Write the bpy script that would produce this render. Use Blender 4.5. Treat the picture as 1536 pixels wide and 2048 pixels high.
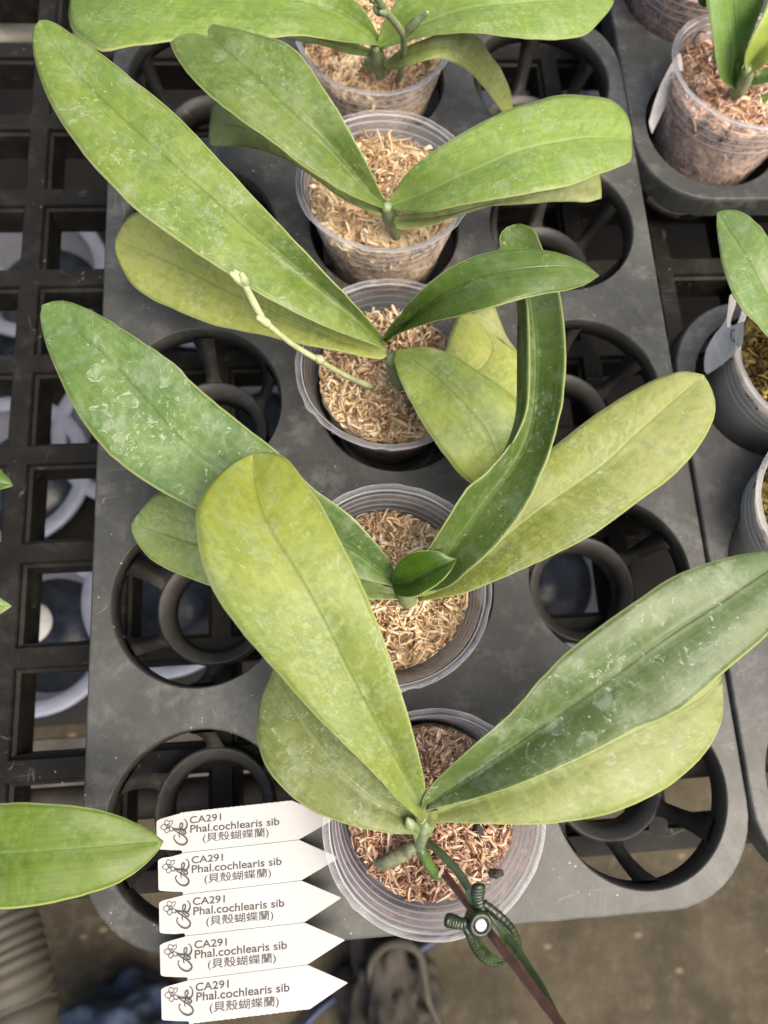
import bpy, bmesh, math, random
import numpy as np
from mathutils import Vector, Matrix, Euler, noise as mnoise

# ------------------------------------------------------------------ clearing
for o in list(bpy.data.objects):
    bpy.data.objects.remove(o, do_unlink=True)
SC = bpy.context.scene
COL = SC.collection

# ------------------------------------------------------------------ camera
CLOC = (-0.0438, 0.0669, 0.4028)
CROT = (0.2443, -0.0633, -0.0606)
FPX = 1400.0                                   # focal length in photo pixels (photo is 1536 x 2048)
cd = bpy.data.cameras.new("camera")
cam = bpy.data.objects.new("camera", cd)
COL.objects.link(cam)
cam.location = CLOC
cam.rotation_euler = CROT
cd.sensor_fit = 'HORIZONTAL'
cd.sensor_width = 36.0
cd.lens = FPX / 1536.0 * 36.0
cd.clip_start = 0.01
cd.clip_end = 60.0
cd.dof.use_dof = True
cd.dof.focus_distance = 0.335
cd.dof.aperture_fstop = cd.lens / 3.4
SC.camera = cam

# ------------------------------------------------------------------ sky, sun, exposure
SUN_EL, SUN_AZ = math.radians(60), math.radians(130)      # azimuth measured from +y towards +x
w = bpy.data.worlds.new("World")
SC.world = w
w.use_nodes = True
nt = w.node_tree
bg = nt.nodes["Background"]
sky = nt.nodes.new("ShaderNodeTexSky")
sky.sky_type = 'NISHITA'
sky.sun_disc = False
sky.sun_elevation = SUN_EL
sky.sun_rotation = SUN_AZ
sky.air_density = 1.0
sky.dust_density = 9.0
sky.ozone_density = 0.6
nt.links.new(sky.outputs[0], bg.inputs[0])
bg.inputs[1].default_value = 0.15
sl = bpy.data.lights.new("sun", 'SUN')
sl.energy = 0.8
sl.angle = math.radians(40)
sl.color = (1.0, 0.965, 0.90)
sun = bpy.data.objects.new("sun", sl)
COL.objects.link(sun)
sd = Vector((math.cos(SUN_EL) * math.sin(SUN_AZ), math.cos(SUN_EL) * math.cos(SUN_AZ), math.sin(SUN_EL)))
sun.rotation_euler = sd.to_track_quat('Z', 'Y').to_euler()
vs = SC.view_settings
vs.view_transform = 'Standard'
vs.look = 'None'
vs.gamma = 1.0
vs.exposure = 1.15
vs.use_curve_mapping = False

# ------------------------------------------------------------------ photo point -> place
_Rm = Euler(CROT, 'XYZ').to_matrix()
def U(x, y, z=0.0):
    d = _Rm @ Vector(((x - 768.0) / FPX, -(y - 1024.0) / FPX, -1.0))
    t = (z - CLOC[2]) / d.z
    return Vector(CLOC) + d * t

def Uf(x, y, fz):
    """point of the sight line on a sloping sheet z = fz(x, y)"""
    z = 0.0
    for _ in range(12):
        p = U(x, y, z)
        z = fz(p.x, p.y)
    return U(x, y, z)

# ------------------------------------------------------------------ object helpers
def tag(o, label=None, cat=None, group=None, kind=None):
    if label: o["label"] = label
    if cat: o["category"] = cat
    if group: o["group"] = group
    if kind: o["kind"] = kind
    return o

def thing(name, label, cat, loc=(0, 0, 0), group=None):
    o = bpy.data.objects.new(name, None)
    o.empty_display_size = 0.02
    COL.objects.link(o)
    o.location = loc
    bpy.context.view_layer.update()
    return tag(o, label, cat, group)

def obj(name, verts, faces, mat, parent=None, smooth=True, attrs=None):
    me = bpy.data.meshes.new(name)
    me.from_pydata([tuple(v) for v in verts], [], faces)
    me.validate()
    if smooth:
        me.polygons.foreach_set("use_smooth", [True] * len(me.polygons))
    if attrs:
        for k, vals in attrs.items():
            a = me.attributes.new(k, 'FLOAT', 'POINT')
            a.data.foreach_set("value", vals)
    me.update()
    o = bpy.data.objects.new(name, me)
    COL.objects.link(o)
    if mat: me.materials.append(mat)
    if parent is not None:
        o.parent = parent
        o.matrix_parent_inverse = parent_world(parent).inverted()
    return o

def parent_world(o):
    m = o.matrix_local_calc if False else Matrix.LocRotScale(o.location, o.rotation_euler, o.scale)
    if o.parent is not None:
        m = parent_world(o.parent) @ o.matrix_parent_inverse @ m
    return m

def from_bm(name, bm, mat, parent=None, smooth=False):
    bmesh.ops.recalc_face_normals(bm, faces=bm.faces)
    me = bpy.data.meshes.new(name)
    bm.to_mesh(me); bm.free()
    if smooth:
        me.polygons.foreach_set("use_smooth", [True] * len(me.polygons))
    o = bpy.data.objects.new(name, me)
    COL.objects.link(o)
    me.materials.append(mat)
    if parent is not None:
        o.parent = parent
        o.matrix_parent_inverse = parent_world(parent).inverted()
    return o

class MB:
    def __init__(s): s.v = []; s.f = []; s.a = {}
    def add(s, v, f, **at):
        n = len(s.v)
        s.v += [tuple(p) for p in v]
        s.f += [tuple(i + n for i in q) for q in f]
        for k, val in at.items():
            s.a.setdefault(k, []).extend([val] * len(v))
    def build(s, name, mat, parent=None, smooth=True):
        return obj(name, s.v, s.f, mat, parent, smooth, s.a or None)

def catmull(pts, n):
    """n points evenly spread by length on a smooth curve through pts (tuples of any dimension)"""
    P = [np.array(p, float) for p in pts]
    if len(P) == 2:
        return [P[0] + (P[1] - P[0]) * i / (n - 1) for i in range(n)]
    Q = [2 * P[0] - P[1]] + P + [2 * P[-1] - P[-2]]
    D = []
    for i in range(1, len(Q) - 2):
        p0, p1, p2, p3 = Q[i - 1:i + 3]
        for k in range(16):
            t = k / 16
            D.append(0.5 * ((2 * p1) + (p2 - p0) * t + (2 * p0 - 5 * p1 + 4 * p2 - p3) * t * t + (3 * p1 - p0 - 3 * p2 + p3) * t ** 3))
    D.append(P[-1])
    D = np.array(D)
    L = np.concatenate([[0], np.cumsum(np.linalg.norm(np.diff(D, axis=0), axis=1))])
    s = np.linspace(0, L[-1], n)
    return [np.array([np.interp(x, L, D[:, k]) for k in range(D.shape[1])]) for x in s]

def interp(vals, t):
    """smooth value at t in 0..1 of evenly spaced control values"""
    n = len(vals) - 1
    x = min(max(t, 0), 1) * n
    i = min(int(x), n - 1)
    f = x - i
    p0 = vals[max(i - 1, 0)]; p1 = vals[i]; p2 = vals[i + 1]; p3 = vals[min(i + 2, n)]
    return 0.5 * (2 * p1 + (p2 - p0) * f + (2 * p0 - 5 * p1 + 4 * p2 - p3) * f * f + (3 * p1 - p0 - 3 * p2 + p3) * f ** 3)

def tube_geo(pts, rad, sides=10, n=24, ridge=None, cap=True, flat=1.0):
    """tube along 3D points; rad = list of radii"""
    C = catmull(pts, n)
    v, f = [], []
    prev = None
    for i, c in enumerate(C):
        t = C[min(i + 1, n - 1)] - C[max(i - 1, 0)]
        t = Vector(t).normalized()
        if prev is None:
            a = Vector((0, 0, 1)) if abs(t.z) < .9 else Vector((1, 0, 0))
            x = t.cross(a).normalized()
        else:
            x = (prev - t * prev.dot(t)).normalized()
        prev = x
        y = t.cross(x)
        r = interp(rad, i / (n - 1))
        if ridge: r *= 1 + ridge[0] * math.sin(2 * math.pi * ridge[1] * i / (n - 1))
        for k in range(sides):
            a = 2 * math.pi * k / sides
            v.append(Vector(c) + x * (r * math.cos(a)) + y * (r * flat * math.sin(a)))
    for i in range(n - 1):
        for k in range(sides):
            k2 = (k + 1) % sides
            f.append((i * sides + k, i * sides + k2, (i + 1) * sides + k2, (i + 1) * sides + k))
    if cap:
        for s, base, sg in ((0, 0, -1), (n - 1, (n - 1) * sides, 1)):
            c = Vector(C[s]); d = Vector(C[s] - C[s - 1] if s else C[1] - C[0]).normalized() * sg
            r = interp(rad, s / (n - 1))
            v.append(c + d * r * .5)
            ci = len(v) - 1
            for k in range(sides):
                k2 = (k + 1) % sides
                f.append((base + k2, base + k, ci) if s == 0 else (base + k, base + k2, ci))
    return v, f

def tube(name, pts, rad, mat, parent=None, **kw):
    v, f = tube_geo(pts, rad, **kw)
    return obj(name, v, f, mat, parent)

def lathe_geo(profile, n=72, wob=None):
    """closed profile [(r, z)...] swept round z"""
    v, f = [], []
    m = len(profile)
    for i in range(n):
        a = 2 * math.pi * i / n
        for j, (r, z) in enumerate(profile):
            if wob: r, z = wob(a, r, z)
            v.append((r * math.cos(a), r * math.sin(a), z))
    for i in range(n):
        i2 = (i + 1) % n
        for j in range(m):
            j2 = (j + 1) % m
            f.append((i * m + j, i2 * m + j, i2 * m + j2, i * m + j2))
    return v, f

def box_geo(x0, x1, y0, y1, z0, z1):
    v = [(x0, y0, z0), (x1, y0, z0), (x1, y1, z0), (x0, y1, z0), (x0, y0, z1), (x1, y0, z1), (x1, y1, z1), (x0, y1, z1)]
    f = [(0, 3, 2, 1), (4, 5, 6, 7), (0, 1, 5, 4), (1, 2, 6, 5), (2, 3, 7, 6), (3, 0, 4, 7)]
    return v, f

# ------------------------------------------------------------------ materials
def s2l(c):
    return tuple(((x / 255) / 12.92 if x / 255 <= .04045 else ((x / 255 + .055) / 1.055) ** 2.4) for x in c)

class NT:
    def __init__(s, name):
        s.m = bpy.data.materials.new(name)
        s.m.use_nodes = True
        s.t = s.m.node_tree
        s.t.nodes.clear()
    def n(s, kind, **kw):
        nd = s.t.nodes.new(kind)
        for k, v in kw.items():
            if k in ('ins',):
                for a, b in v.items(): s.put(nd, a, b)
            else: setattr(nd, k, v)
        return nd
    def put(s, nd, sock, val):
        so = nd.inputs[sock]
        if hasattr(val, 'is_output') or isinstance(val, bpy.types.NodeSocket): s.t.links.new(val, so)
        else:
            if so.type == 'RGBA' and len(val) == 3: val = (*val, 1)
            so.default_value = val
    def math(s, op, a, b=0.0, clamp=False, c=None):
        nd = s.n('ShaderNodeMath', operation=op, use_clamp=clamp)
        s.put(nd, 0, a); s.put(nd, 1, b)
        if c is not None: s.put(nd, 2, c)
        return nd.outputs[0]
    def mix(s, fac, a, b, blend='MIX'):
        nd = s.n('ShaderNodeMix', data_type='RGBA', blend_type=blend)
        s.put(nd, 0, fac); s.put(nd, 6, a); s.put(nd, 7, b)
        return nd.outputs[2]
    def ramp(s, fac, stops, interp='LINEAR'):
        nd = s.n('ShaderNodeValToRGB')
        cr = nd.color_ramp
        cr.interpolation = interp
        while len(cr.elements) < len(stops): cr.elements.new(.5)
        for e, (p, c) in zip(cr.elements, stops):
            e.position = p
            e.color = (*c, 1) if hasattr(c, '__len__') else (c, c, c, 1)
        s.put(nd, 0, fac)
        return nd.outputs[0]
    def step(s, x, lo, hi):
        nd = s.n('ShaderNodeMapRange', interpolation_type='SMOOTHSTEP')
        s.put(nd, 0, x); nd.inputs[1].default_value = lo; nd.inputs[2].default_value = hi
        return nd.outputs[0]
    def noise(s, vec, scale, detail=3, rough=.55, dist=0.0):
        nd = s.n('ShaderNodeTexNoise')
        s.put(nd, 'Vector', vec); s.put(nd, 'Scale', scale); s.put(nd, 'Detail', detail); s.put(nd, 'Roughness', rough); s.put(nd, 'Distortion', dist)
        return nd.outputs[0]
    def voro(s, vec, scale, feature='F1', rnd=1.0):
        nd = s.n('ShaderNodeTexVoronoi', feature=feature)
        s.put(nd, 'Vector', vec); s.put(nd, 'Scale', scale); s.put(nd, 'Randomness', rnd)
        return nd
    def obj(s): return s.n('ShaderNodeTexCoord').outputs['Object']
    def geo(s): return s.n('ShaderNodeNewGeometry').outputs['Position']
    def attr(s, name): return s.n('ShaderNodeAttribute', attribute_name=name)
    def mapping(s, vec, loc=(0, 0, 0), scale=(1, 1, 1)):
        nd = s.n('ShaderNodeMapping')
        s.put(nd, 0, vec); nd.inputs[1].default_value = loc; nd.inputs[3].default_value = scale
        return nd.outputs[0]
    def bump(s, h, strength=.3, dist=.001, normal=None):
        nd = s.n('ShaderNodeBump')
        s.put(nd, 'Height', h); nd.inputs['Strength'].default_value = strength; nd.inputs['Distance'].default_value = dist
        if normal is not None: s.put(nd, 'Normal', normal)
        return nd.outputs[0]
    def principled(s, col, rough=.5, spec=.5, normal=None, **kw):
        nd = s.n('ShaderNodeBsdfPrincipled')
        s.put(nd, 'Base Color', col); s.put(nd, 'Roughness', rough); s.put(nd, 'Specular IOR Level', spec)
        if normal is not None: s.put(nd, 'Normal', normal)
        for k, v in kw.items(): s.put(nd, k.replace('_', ' '), v)
        return nd.outputs[0]
    def mixsh(s, fac, a, b):
        nd = s.n('ShaderNodeMixShader')
        s.put(nd, 0, fac); s.put(nd, 1, a); s.put(nd, 2, b)
        return nd.outputs[0]
    def out(s, sh):
        o = s.n('ShaderNodeOutputMaterial')
        s.t.links.new(sh, o.inputs[0])
        return s.m

LEAF_K = 0.475
def olive(c):
    c = (c[0] * .985, c[1] * .985, c[2] * .86)
    l = .3 * c[0] + .6 * c[1] + .1 * c[2]
    return tuple((x + (l - x) * .06) * LEAF_K for x in c)
def leaf_mat(name, a, b, tip=None, tipamt=0.0, residue=.5, rough=.42, mottle=.35, rib='dark', seed=0.0, sheen=0.0):
    """a, b: two sRGB greens of the living leaf; tip: colour towards the tip; residue: amount of dried water marks"""
    m = NT(name)
    uv = m.n('ShaderNodeCombineXYZ')
    m.put(uv, 0, m.attr('lx').outputs['Fac']); m.put(uv, 1, m.attr('ly').outputs['Fac']); uv.inputs[2].default_value = seed
    uvw = uv.outputs[0]
    u = m.attr('lu').outputs['Fac']; t = m.attr('lt').outputs['Fac']
    au = m.math('ABSOLUTE', u)
    A = olive(s2l(a)); B = olive(s2l(b))
    big = m.noise(uvw, 38, 3, .6)
    col = m.mix(m.step(big, .36, .64), A, B)
    # long parallel veins
    st = m.noise(m.mapping(uvw, scale=(900, 14, 1)), 1, 2, .6)
    col = m.mix(m.math('MULTIPLY', m.step(st, .45, .75), .22), col, [x * 1.55 for x in B])
    col = m.mix(m.math('MULTIPLY', m.step(st, .55, .2), .25), col, [x * .62 for x in A])
    # fine pale mottling of the skin
    mo = m.noise(uvw, 260, 4, .7)
    mo2 = m.noise(uvw, 60, 3, .6)
    mm = m.math('MULTIPLY', m.step(mo, .45, .66), m.step(mo2, .32, .6))
    col = m.mix(m.math('MULTIPLY', mm, min(.95, mottle * 1.5)), col, (A[0] * 1.6 + .03, A[1] * 1.45 + .03, A[2] * 1.5 + .02))
    cell = m.voro(uvw, 420, 'DISTANCE_TO_EDGE').outputs[0]
    col = m.mix(m.math('MULTIPLY', m.step(cell, .12, .0), min(.4, .5 * mottle)), col, (A[0] * 1.7, A[1] * 1.5, A[2] * 1.6))
    if tip:
        T = olive(s2l(tip))
        tn = m.math('ADD', t, m.math('MULTIPLY', m.math('SUBTRACT', m.noise(uvw, 45, 3), .5), .5))
        col = m.mix(m.math('MULTIPLY', m.step(tn, .45, 1.05), tipamt), col, T)
    dk = m.math('MULTIPLY', m.step(m.noise(uvw, 130, 5, .7), .52, .36), .30)
    col = m.mix(dk, col, (A[0] * .62, A[1] * .68, A[2] * .6))
    # midrib
    rl = m.step(au, .05, .008)
    rl = m.math('MULTIPLY', rl, m.step(t, 1.02, .8))
    if rib == 'dark': col = m.mix(m.math('MULTIPLY', rl, .42), col, [x * .55 for x in A])
    else: col = m.mix(m.math('MULTIPLY', rl, .5), col, (A[0] * 1.5 + .04, A[1] * 1.35 + .05, A[2] * 1.5 + .04))
    # pale margin
    col = m.mix(m.math('MULTIPLY', m.step(au, .945, .985), .9), col, (.27, .31, .11))
    # dried water marks: patches, rims, threads and specks
    wn = m.n('ShaderNodeTexNoise'); m.put(wn, 'Vector', uvw); m.put(wn, 'Scale', 110); m.put(wn, 'Detail', 4)
    wv = m.n('ShaderNodeVectorMath', operation='MULTIPLY_ADD')
    m.put(wv, 0, wn.outputs[1]); wv.inputs[1].default_value = (.012, .012, 0); m.put(wv, 2, uvw)
    warped = wv.outputs[0]
    vo = m.voro(warped, 78)
    keep = m.step(m.n('ShaderNodeSeparateColor', ins={0: vo.outputs['Color']}).outputs[0], .74 - .16 * residue, .76 - .16 * residue)
    big2 = m.step(m.noise(uvw, 16, 2), .44, .56)
    keep = m.math('MULTIPLY', keep, big2)
    patch = m.math('MULTIPLY', m.math('MULTIPLY', m.step(vo.outputs[0], .40, .28), keep), m.math('ADD', .35, m.step(m.noise(uvw, 220, 3), .4, .6)))
    rim = m.math('MULTIPLY', m.math('MULTIPLY', m.step(vo.outputs[0], .42, .38), m.step(vo.outputs[0], .33, .37)), keep)
    th = m.math('ABSOLUTE', m.math('SUBTRACT', m.noise(warped, 70, 4, .6), .5))
    th2 = m.math('ABSOLUTE', m.math('SUBTRACT', m.noise(m.mapping(warped, loc=(3, 7, 0)), 150, 3, .6), .5))
    thread = m.math('MULTIPLY', m.step(th, .014, .003), m.step(m.noise(uvw, 34, 2), .50, .60))
    thread = m.math('MAXIMUM', thread, m.math('MULTIPLY', m.step(th2, .016, .003), m.step(m.noise(m.mapping(uvw, loc=(1, 2, 0)), 60, 3), .54, .62)))
    sp = m.voro(warped, 460)
    speck = m.math('MULTIPLY', m.step(sp.outputs[0], .34, .12), m.step(m.n('ShaderNodeSeparateColor', ins={0: sp.outputs['Color']}).outputs[1], .80, .86))
    speck = m.math('MULTIPLY', speck, m.math('ADD', .25, m.step(m.noise(uvw, 52, 3), .45, .62)), clamp=True)
    smear = m.math('MULTIPLY', m.step(m.noise(warped, 60, 8, .78), .46, .74), .46)
    brk = m.step(m.noise(uvw, 300, 2), .40, .6)
    mark = m.math('MAXIMUM', m.math('MULTIPLY', patch, .27), m.math('MULTIPLY', m.math('MULTIPLY', rim, .7), brk))
    mark = m.math('MAXIMUM', mark, m.math('MULTIPLY', m.math('MULTIPLY', thread, .62), brk))
    mark = m.math('MAXIMUM', mark, m.math('MULTIPLY', speck, .75))
    mark = m.math('MAXIMUM', mark, smear)
    mark = m.math('MULTIPLY', mark, min(1.0, residue * 1.25), clamp=True)
    col = m.mix(mark, col, (.33, .39, .29))
    h = m.math('ADD', m.math('MULTIPLY', st, .35), m.math('MULTIPLY', m.step(au, .0, .06), 1.3))
    h = m.math('ADD', h, m.math('MULTIPLY', mo, .25))
    nrm = m.bump(h, .35, .0006)
    rg = m.math('ADD', rough, m.math('MULTIPLY', mark, .3))
    rg = m.math('ADD', rg, m.math('MULTIPLY', m.math('SUBTRACT', mo2, .5), .25))
    p = m.principled(col, rg, .30, nrm)
    tr = m.n('ShaderNodeBsdfTranslucent')
    m.put(tr, 0, m.mix(1.0, col, (1.25, 1.15, .45), 'MULTIPLY'))
    return m.out(m.mixsh(.16, p, tr.outputs[0]))

def plastic_mat(name, col, rough=.5, dust=.3, scale=1.0, spec=.4):
    """dusty dark moulded plastic with scuffs, scratches and lime specks"""
    m = NT(name)
    P = m.geo()
    n1 = m.noise(P, 9 * scale, 5, .65)
    n2 = m.noise(P, 60 * scale, 4, .7)
    c = m.mix(m.step(n1, .35, .7), [x * .66 for x in col], [x * 1.38 for x in col])
    c = m.mix(m.math('MULTIPLY', m.step(n2, .48, .75), dust), c, (.19, .18, .16))
    pt = m.math('MULTIPLY', m.step(m.noise(P, 17, 7, .72, .6), .50, .66), m.step(m.noise(P, 260, 3, .7), .25, .6))
    c = m.mix(m.math('MULTIPLY', pt, dust * 1.1), c, (.17, .17, .155))
    dkp = m.step(m.noise(m.mapping(P, loc=(5, 2, 0)), 24, 5, .7), .60, .70)
    c = m.mix(m.math('MULTIPLY', dkp, .45), c, [x * .45 for x in col])
    w = m.n('ShaderNodeTexNoise'); m.put(w, 'Vector', P); m.put(w, 'Scale', 6); m.put(w, 'Detail', 2)
    wv = m.n('ShaderNodeVectorMath', operation='MULTIPLY_ADD')
    m.put(wv, 0, w.outputs[1]); wv.inputs[1].default_value = (.06, .06, .06); m.put(wv, 2, P)
    s1 = m.math('ABSOLUTE', m.math('SUBTRACT', m.noise(m.mapping(wv.outputs[0], scale=(30, 5, 30)), 1, 2), .5))
    s2 = m.math('ABSOLUTE', m.math('SUBTRACT', m.noise(m.mapping(wv.outputs[0], loc=(3, 1, 0), scale=(6, 45, 30)), 1, 2), .5))
    scr = m.math('MAXIMUM', m.step(s1, .004, .0008), m.step(s2, .004, .0008))
    scr = m.math('MULTIPLY', scr, m.step(m.noise(P, 38, 3), .55, .66))
    c = m.mix(m.math('MULTIPLY', scr, .22), c, (.3, .3, .28))
    c = m.mix(m.math('MULTIPLY', m.step(m.noise(P, 420, 4, .75), .6, .72), dust * .9), c, (.20, .195, .175))
    sp = m.voro(P, 330)
    spk = m.math('MULTIPLY', m.step(sp.outputs[0], .22, .08), m.step(m.n('ShaderNodeSeparateColor', ins={0: sp.outputs['Color']}).outputs[0], .82, .88))
    spk = m.math('MULTIPLY', spk, m.step(m.noise(P, 14, 3), .5, .62))
    c = m.mix(m.math('MULTIPLY', spk, .7), c, (.5, .5, .47))
    rg = m.math('ADD', rough, m.math('MULTIPLY', m.math('SUBTRACT', n2, .5), .35))
    nb = m.bump(m.noise(P, 900, 3, .6), .22, .0004)
    return m.out(m.principled(c, rg, spec, nb))

def simple_mat(name, col, rough=.5, var=.25, scale=60, spec=.5, bump=.15, transl=0.0):
    m = NT(name)
    P = m.geo()
    n1 = m.noise(P, scale, 4, .6)
    c = m.mix(m.step(n1, .3, .72), [x * (1 - var) for x in col], [min(1, x * (1 + var)) for x in col])
    sh = m.principled(c, rough, spec, m.bump(m.noise(P, scale * 6, 3), bump, .0005))
    if transl:
        tr = m.n('ShaderNodeBsdfTranslucent'); m.put(tr, 0, c)
        sh = m.mixsh(transl, sh, tr.outputs[0])
    return m.out(sh)

def film_mat(name, tint, milk=.3, rough=.22, ridge=.0):
    """thin translucent polypropylene: partly clear, partly milky, glossy skin"""
    m = NT(name)
    P = m.geo()
    n1 = m.noise(P, 55, 4, .65)
    fac = m.math('ADD', milk, m.math('MULTIPLY', m.math('SUBTRACT', n1, .5), .25))
    st = m.noise(m.mapping(P, scale=(60, 60, 420)), 1, 3)
    fac = m.math('ADD', fac, m.math('MULTIPLY', m.step(st, .55, .75), .10), clamp=True)
    if ridge: fac = m.math('ADD', fac, m.math('MULTIPLY', m.attr('rdg').outputs['Fac'], ridge), clamp=True)
    tp = m.n('ShaderNodeBsdfTransparent'); m.put(tp, 0, tuple(min(1, .94 + .06 * x) for x in tint))
    d = m.principled(tint, rough, .5)
    tl = m.n('ShaderNodeBsdfTranslucent'); m.put(tl, 0, tint)
    body = m.mixsh(.45, d, tl.outputs[0])
    sh = m.mixsh(fac, tp.outputs[0], body)
    gl = m.n('ShaderNodeBsdfGlossy'); gl.inputs['Roughness'].default_value = rough
    fr = m.n('ShaderNodeFresnel'); fr.inputs[0].default_value = 1.18
    return m.out(m.mixsh(m.math('MULTIPLY', fr.outputs[0], .45), sh, gl.outputs[0]))

def moss_mat(name, stops, gain=1.0):
    m = NT(name)
    r = m.attr('rnd').outputs['Fac']
    n1 = m.noise(m.geo(), 34, 3)
    x = m.math('ADD', m.math('MULTIPLY', r, .62), m.math('MULTIPLY', m.step(n1, .25, .75), .38))
    c = m.ramp(x, [(p, tuple(v * gain for v in q)) for p, q in stops])
    p = m.principled(c, .85, .2)
    tr = m.n('ShaderNodeBsdfTranslucent'); m.put(tr, 0, c)
    return m.out(m.mixsh(.2, p, tr.outputs[0]))

def mossbody_mat(name, stops, gain=1.0):
    m = NT(name)
    P = m.geo()
    w = m.n('ShaderNodeTexNoise'); m.put(w, 'Vector', P); m.put(w, 'Scale', 120); m.put(w, 'Detail', 3)
    wv = m.n('ShaderNodeVectorMath', operation='MULTIPLY_ADD')
    m.put(wv, 0, w.outputs[1]); wv.inputs[1].default_value = (.012, .012, .012); m.put(wv, 2, P)
    n1 = m.noise(wv.outputs[0], 210, 5, .7)
    n2 = m.noise(P, 42, 3)
    x = m.math('ADD', m.math('MULTIPLY', m.step(n1, .34, .68), .6), m.math('MULTIPLY', m.step(n2, .3, .7), .4))
    c = m.ramp(x, [(p, tuple(min(.9, v * gain) for v in q)) for p, q in stops])
    return m.out(m.principled(c, .85, .2, m.bump(n1, .9, .003)))

TAN = [(0.0, (.10, .055, .03)), (.2, (.34, .19, .095)), (.4, (.60, .42, .235)), (.65, (.74, .59, .37)), (1.0, (.86, .77, .57))]
RUST = [(0.0, (.07, .036, .022)), (.22, (.28, .14, .085)), (.45, (.52, .33, .21)), (.7, (.68, .50, .35)), (1.0, (.84, .71, .54))]
OLIVE = [(0.0, (.014, .009, .004)), (.35, (.055, .035, .011)), (.6, (.11, .085, .022)), (.85, (.20, .16, .045)), (1.0, (.34, .25, .09))]
MB_TAN_TOP, MB_RUST_TOP = mossbody_mat("moss_core_tan_open", TAN, .62), mossbody_mat("moss_core_rust_open", RUST, .62)  # darkened cores: shade of the gaps between strands put into the colour
M_TAN, M_RUST, M_OLIVE = moss_mat("moss_tan", TAN, 1.14), moss_mat("moss_rust", RUST, 1.12), moss_mat("moss_olive", OLIVE)
MB_TAN, MB_RUST, MB_OLIVE = mossbody_mat("moss_core_tan", TAN, 1.3), mossbody_mat("moss_core_rust", RUST, 1.35), mossbody_mat("moss_core_olive", OLIVE, 2.2)  # cores brightened in colour to make up for little light behind pot walls
M_TRAY = plastic_mat("tray_plastic", (.040, .042, .0365), .48, .27, spec=.32)
M_TRAYR = plastic_mat("tray_plastic_worn", (.039, .041, .037), .5, .30, spec=.32)
M_CUP = plastic_mat("tray_cup_plastic", (.034, .033, .028), .45, .12, spec=.35)
M_BENCH = plastic_mat("bench_plastic", (.0075, .0068, .0048), .62, .06, spec=.16)
M_POT = film_mat("pot_film", (.84, .84, .88), .24, .25, .5)
M_RIM = film_mat("pot_rim_film", (.92, .92, .94), .04, .1, .62)  # film whitened along the rim edges as painted highlights
M_POTG = film_mat("pot_film_aged", (.90, .87, .77), .84, .3, .15)
M_TUB = film_mat("tub_film", (.55, .57, .64), .55, .3)
M_TUBRIM = simple_mat("tub_rim", (.34, .36, .43), .3, .1)
M_DISC = simple_mat("white_disc", (.78, .76, .70), .6, .1)
M_TUBIN = simple_mat("tub_dark_inside", (.035, .045, .06), .25, .5, 30)  # dark blue grey for the inside of the tubs
M_PAPER = simple_mat("label_plastic", (.365, .358, .338), .5, .05, 25, .3, .05)
M_INK = simple_mat("label_ink", (.035, .035, .038), .6, .2, 400)
M_STAKE = simple_mat("stake_brown", (.13, .058, .046), .5, .35, 90)
M_CLIP = simple_mat("clip_green", (.013, .022, .008), .3, .6, 130, .45, .4)
M_CLIP2 = simple_mat("clip_green_thin", (.020, .036, .010), .3, .5, 110, .5, .3, .1)
M_SHEATH = simple_mat("leaf_sheath", (.15, .19, .10), .42, .3, 140, .5, .25, .08)
M_PIN = simple_mat("clip_pin", (.75, .74, .62), .35, .1)
M_STEM = simple_mat("stem_green", (.14, .19, .085), .45, .25, 120, .5, .2, .1)
M_STEMP = simple_mat("stem_pale", (.19, .25, .12), .45, .2, 120, .5, .2, .1)
M_SPIKE = simple_mat("spike_green", (.045, .072, .024), .45, .35, 90)
M_SPIKEG = simple_mat("spike_grey_green", (.14, .18, .085), .5, .35, 160)
M_SPIKED = simple_mat("spike_dry", (.29, .32, .165), .6, .2, 120)
M_ROOT = simple_mat("root_grey", (.13, .14, .075), .6, .5, 160)
M_ROOTG = simple_mat("root_green", (.08, .15, .03), .35, .3, 120)
M_ROOTW = simple_mat("root_white", (.55, .50, .32), .6, .2, 120)
M_BARK = simple_mat("bark_black", (.022, .018, .015), .7, .4, 200, .4, .6)
M_STEEL = simple_mat("pipe_steel", (.72, .70, .60), .32, .3, 45, .6, .2)
M_WOOD = simple_mat("shelf_board", (.05, .045, .036), .7, .4, 30)
M_SHELF = simple_mat("shelf_dark", (.010, .0075, .005), .7, .5, 14)
M_SACK = simple_mat("sack_dark", (.024, .020, .014), .85, .5, 22)
M_HEM = simple_mat("sack_hem", (.033, .028, .019), .85, .3, 40)
M_BLUE = simple_mat("denim_blue", (.012, .026, .052), .85, .4, 30)
M_HOSEB = simple_mat("hose_blue", (.010, .022, .06), .5, .2, 40)
M_HOSE = simple_mat("hose_beige", (.033, .030, .020), .7, .2, 25)

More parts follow.
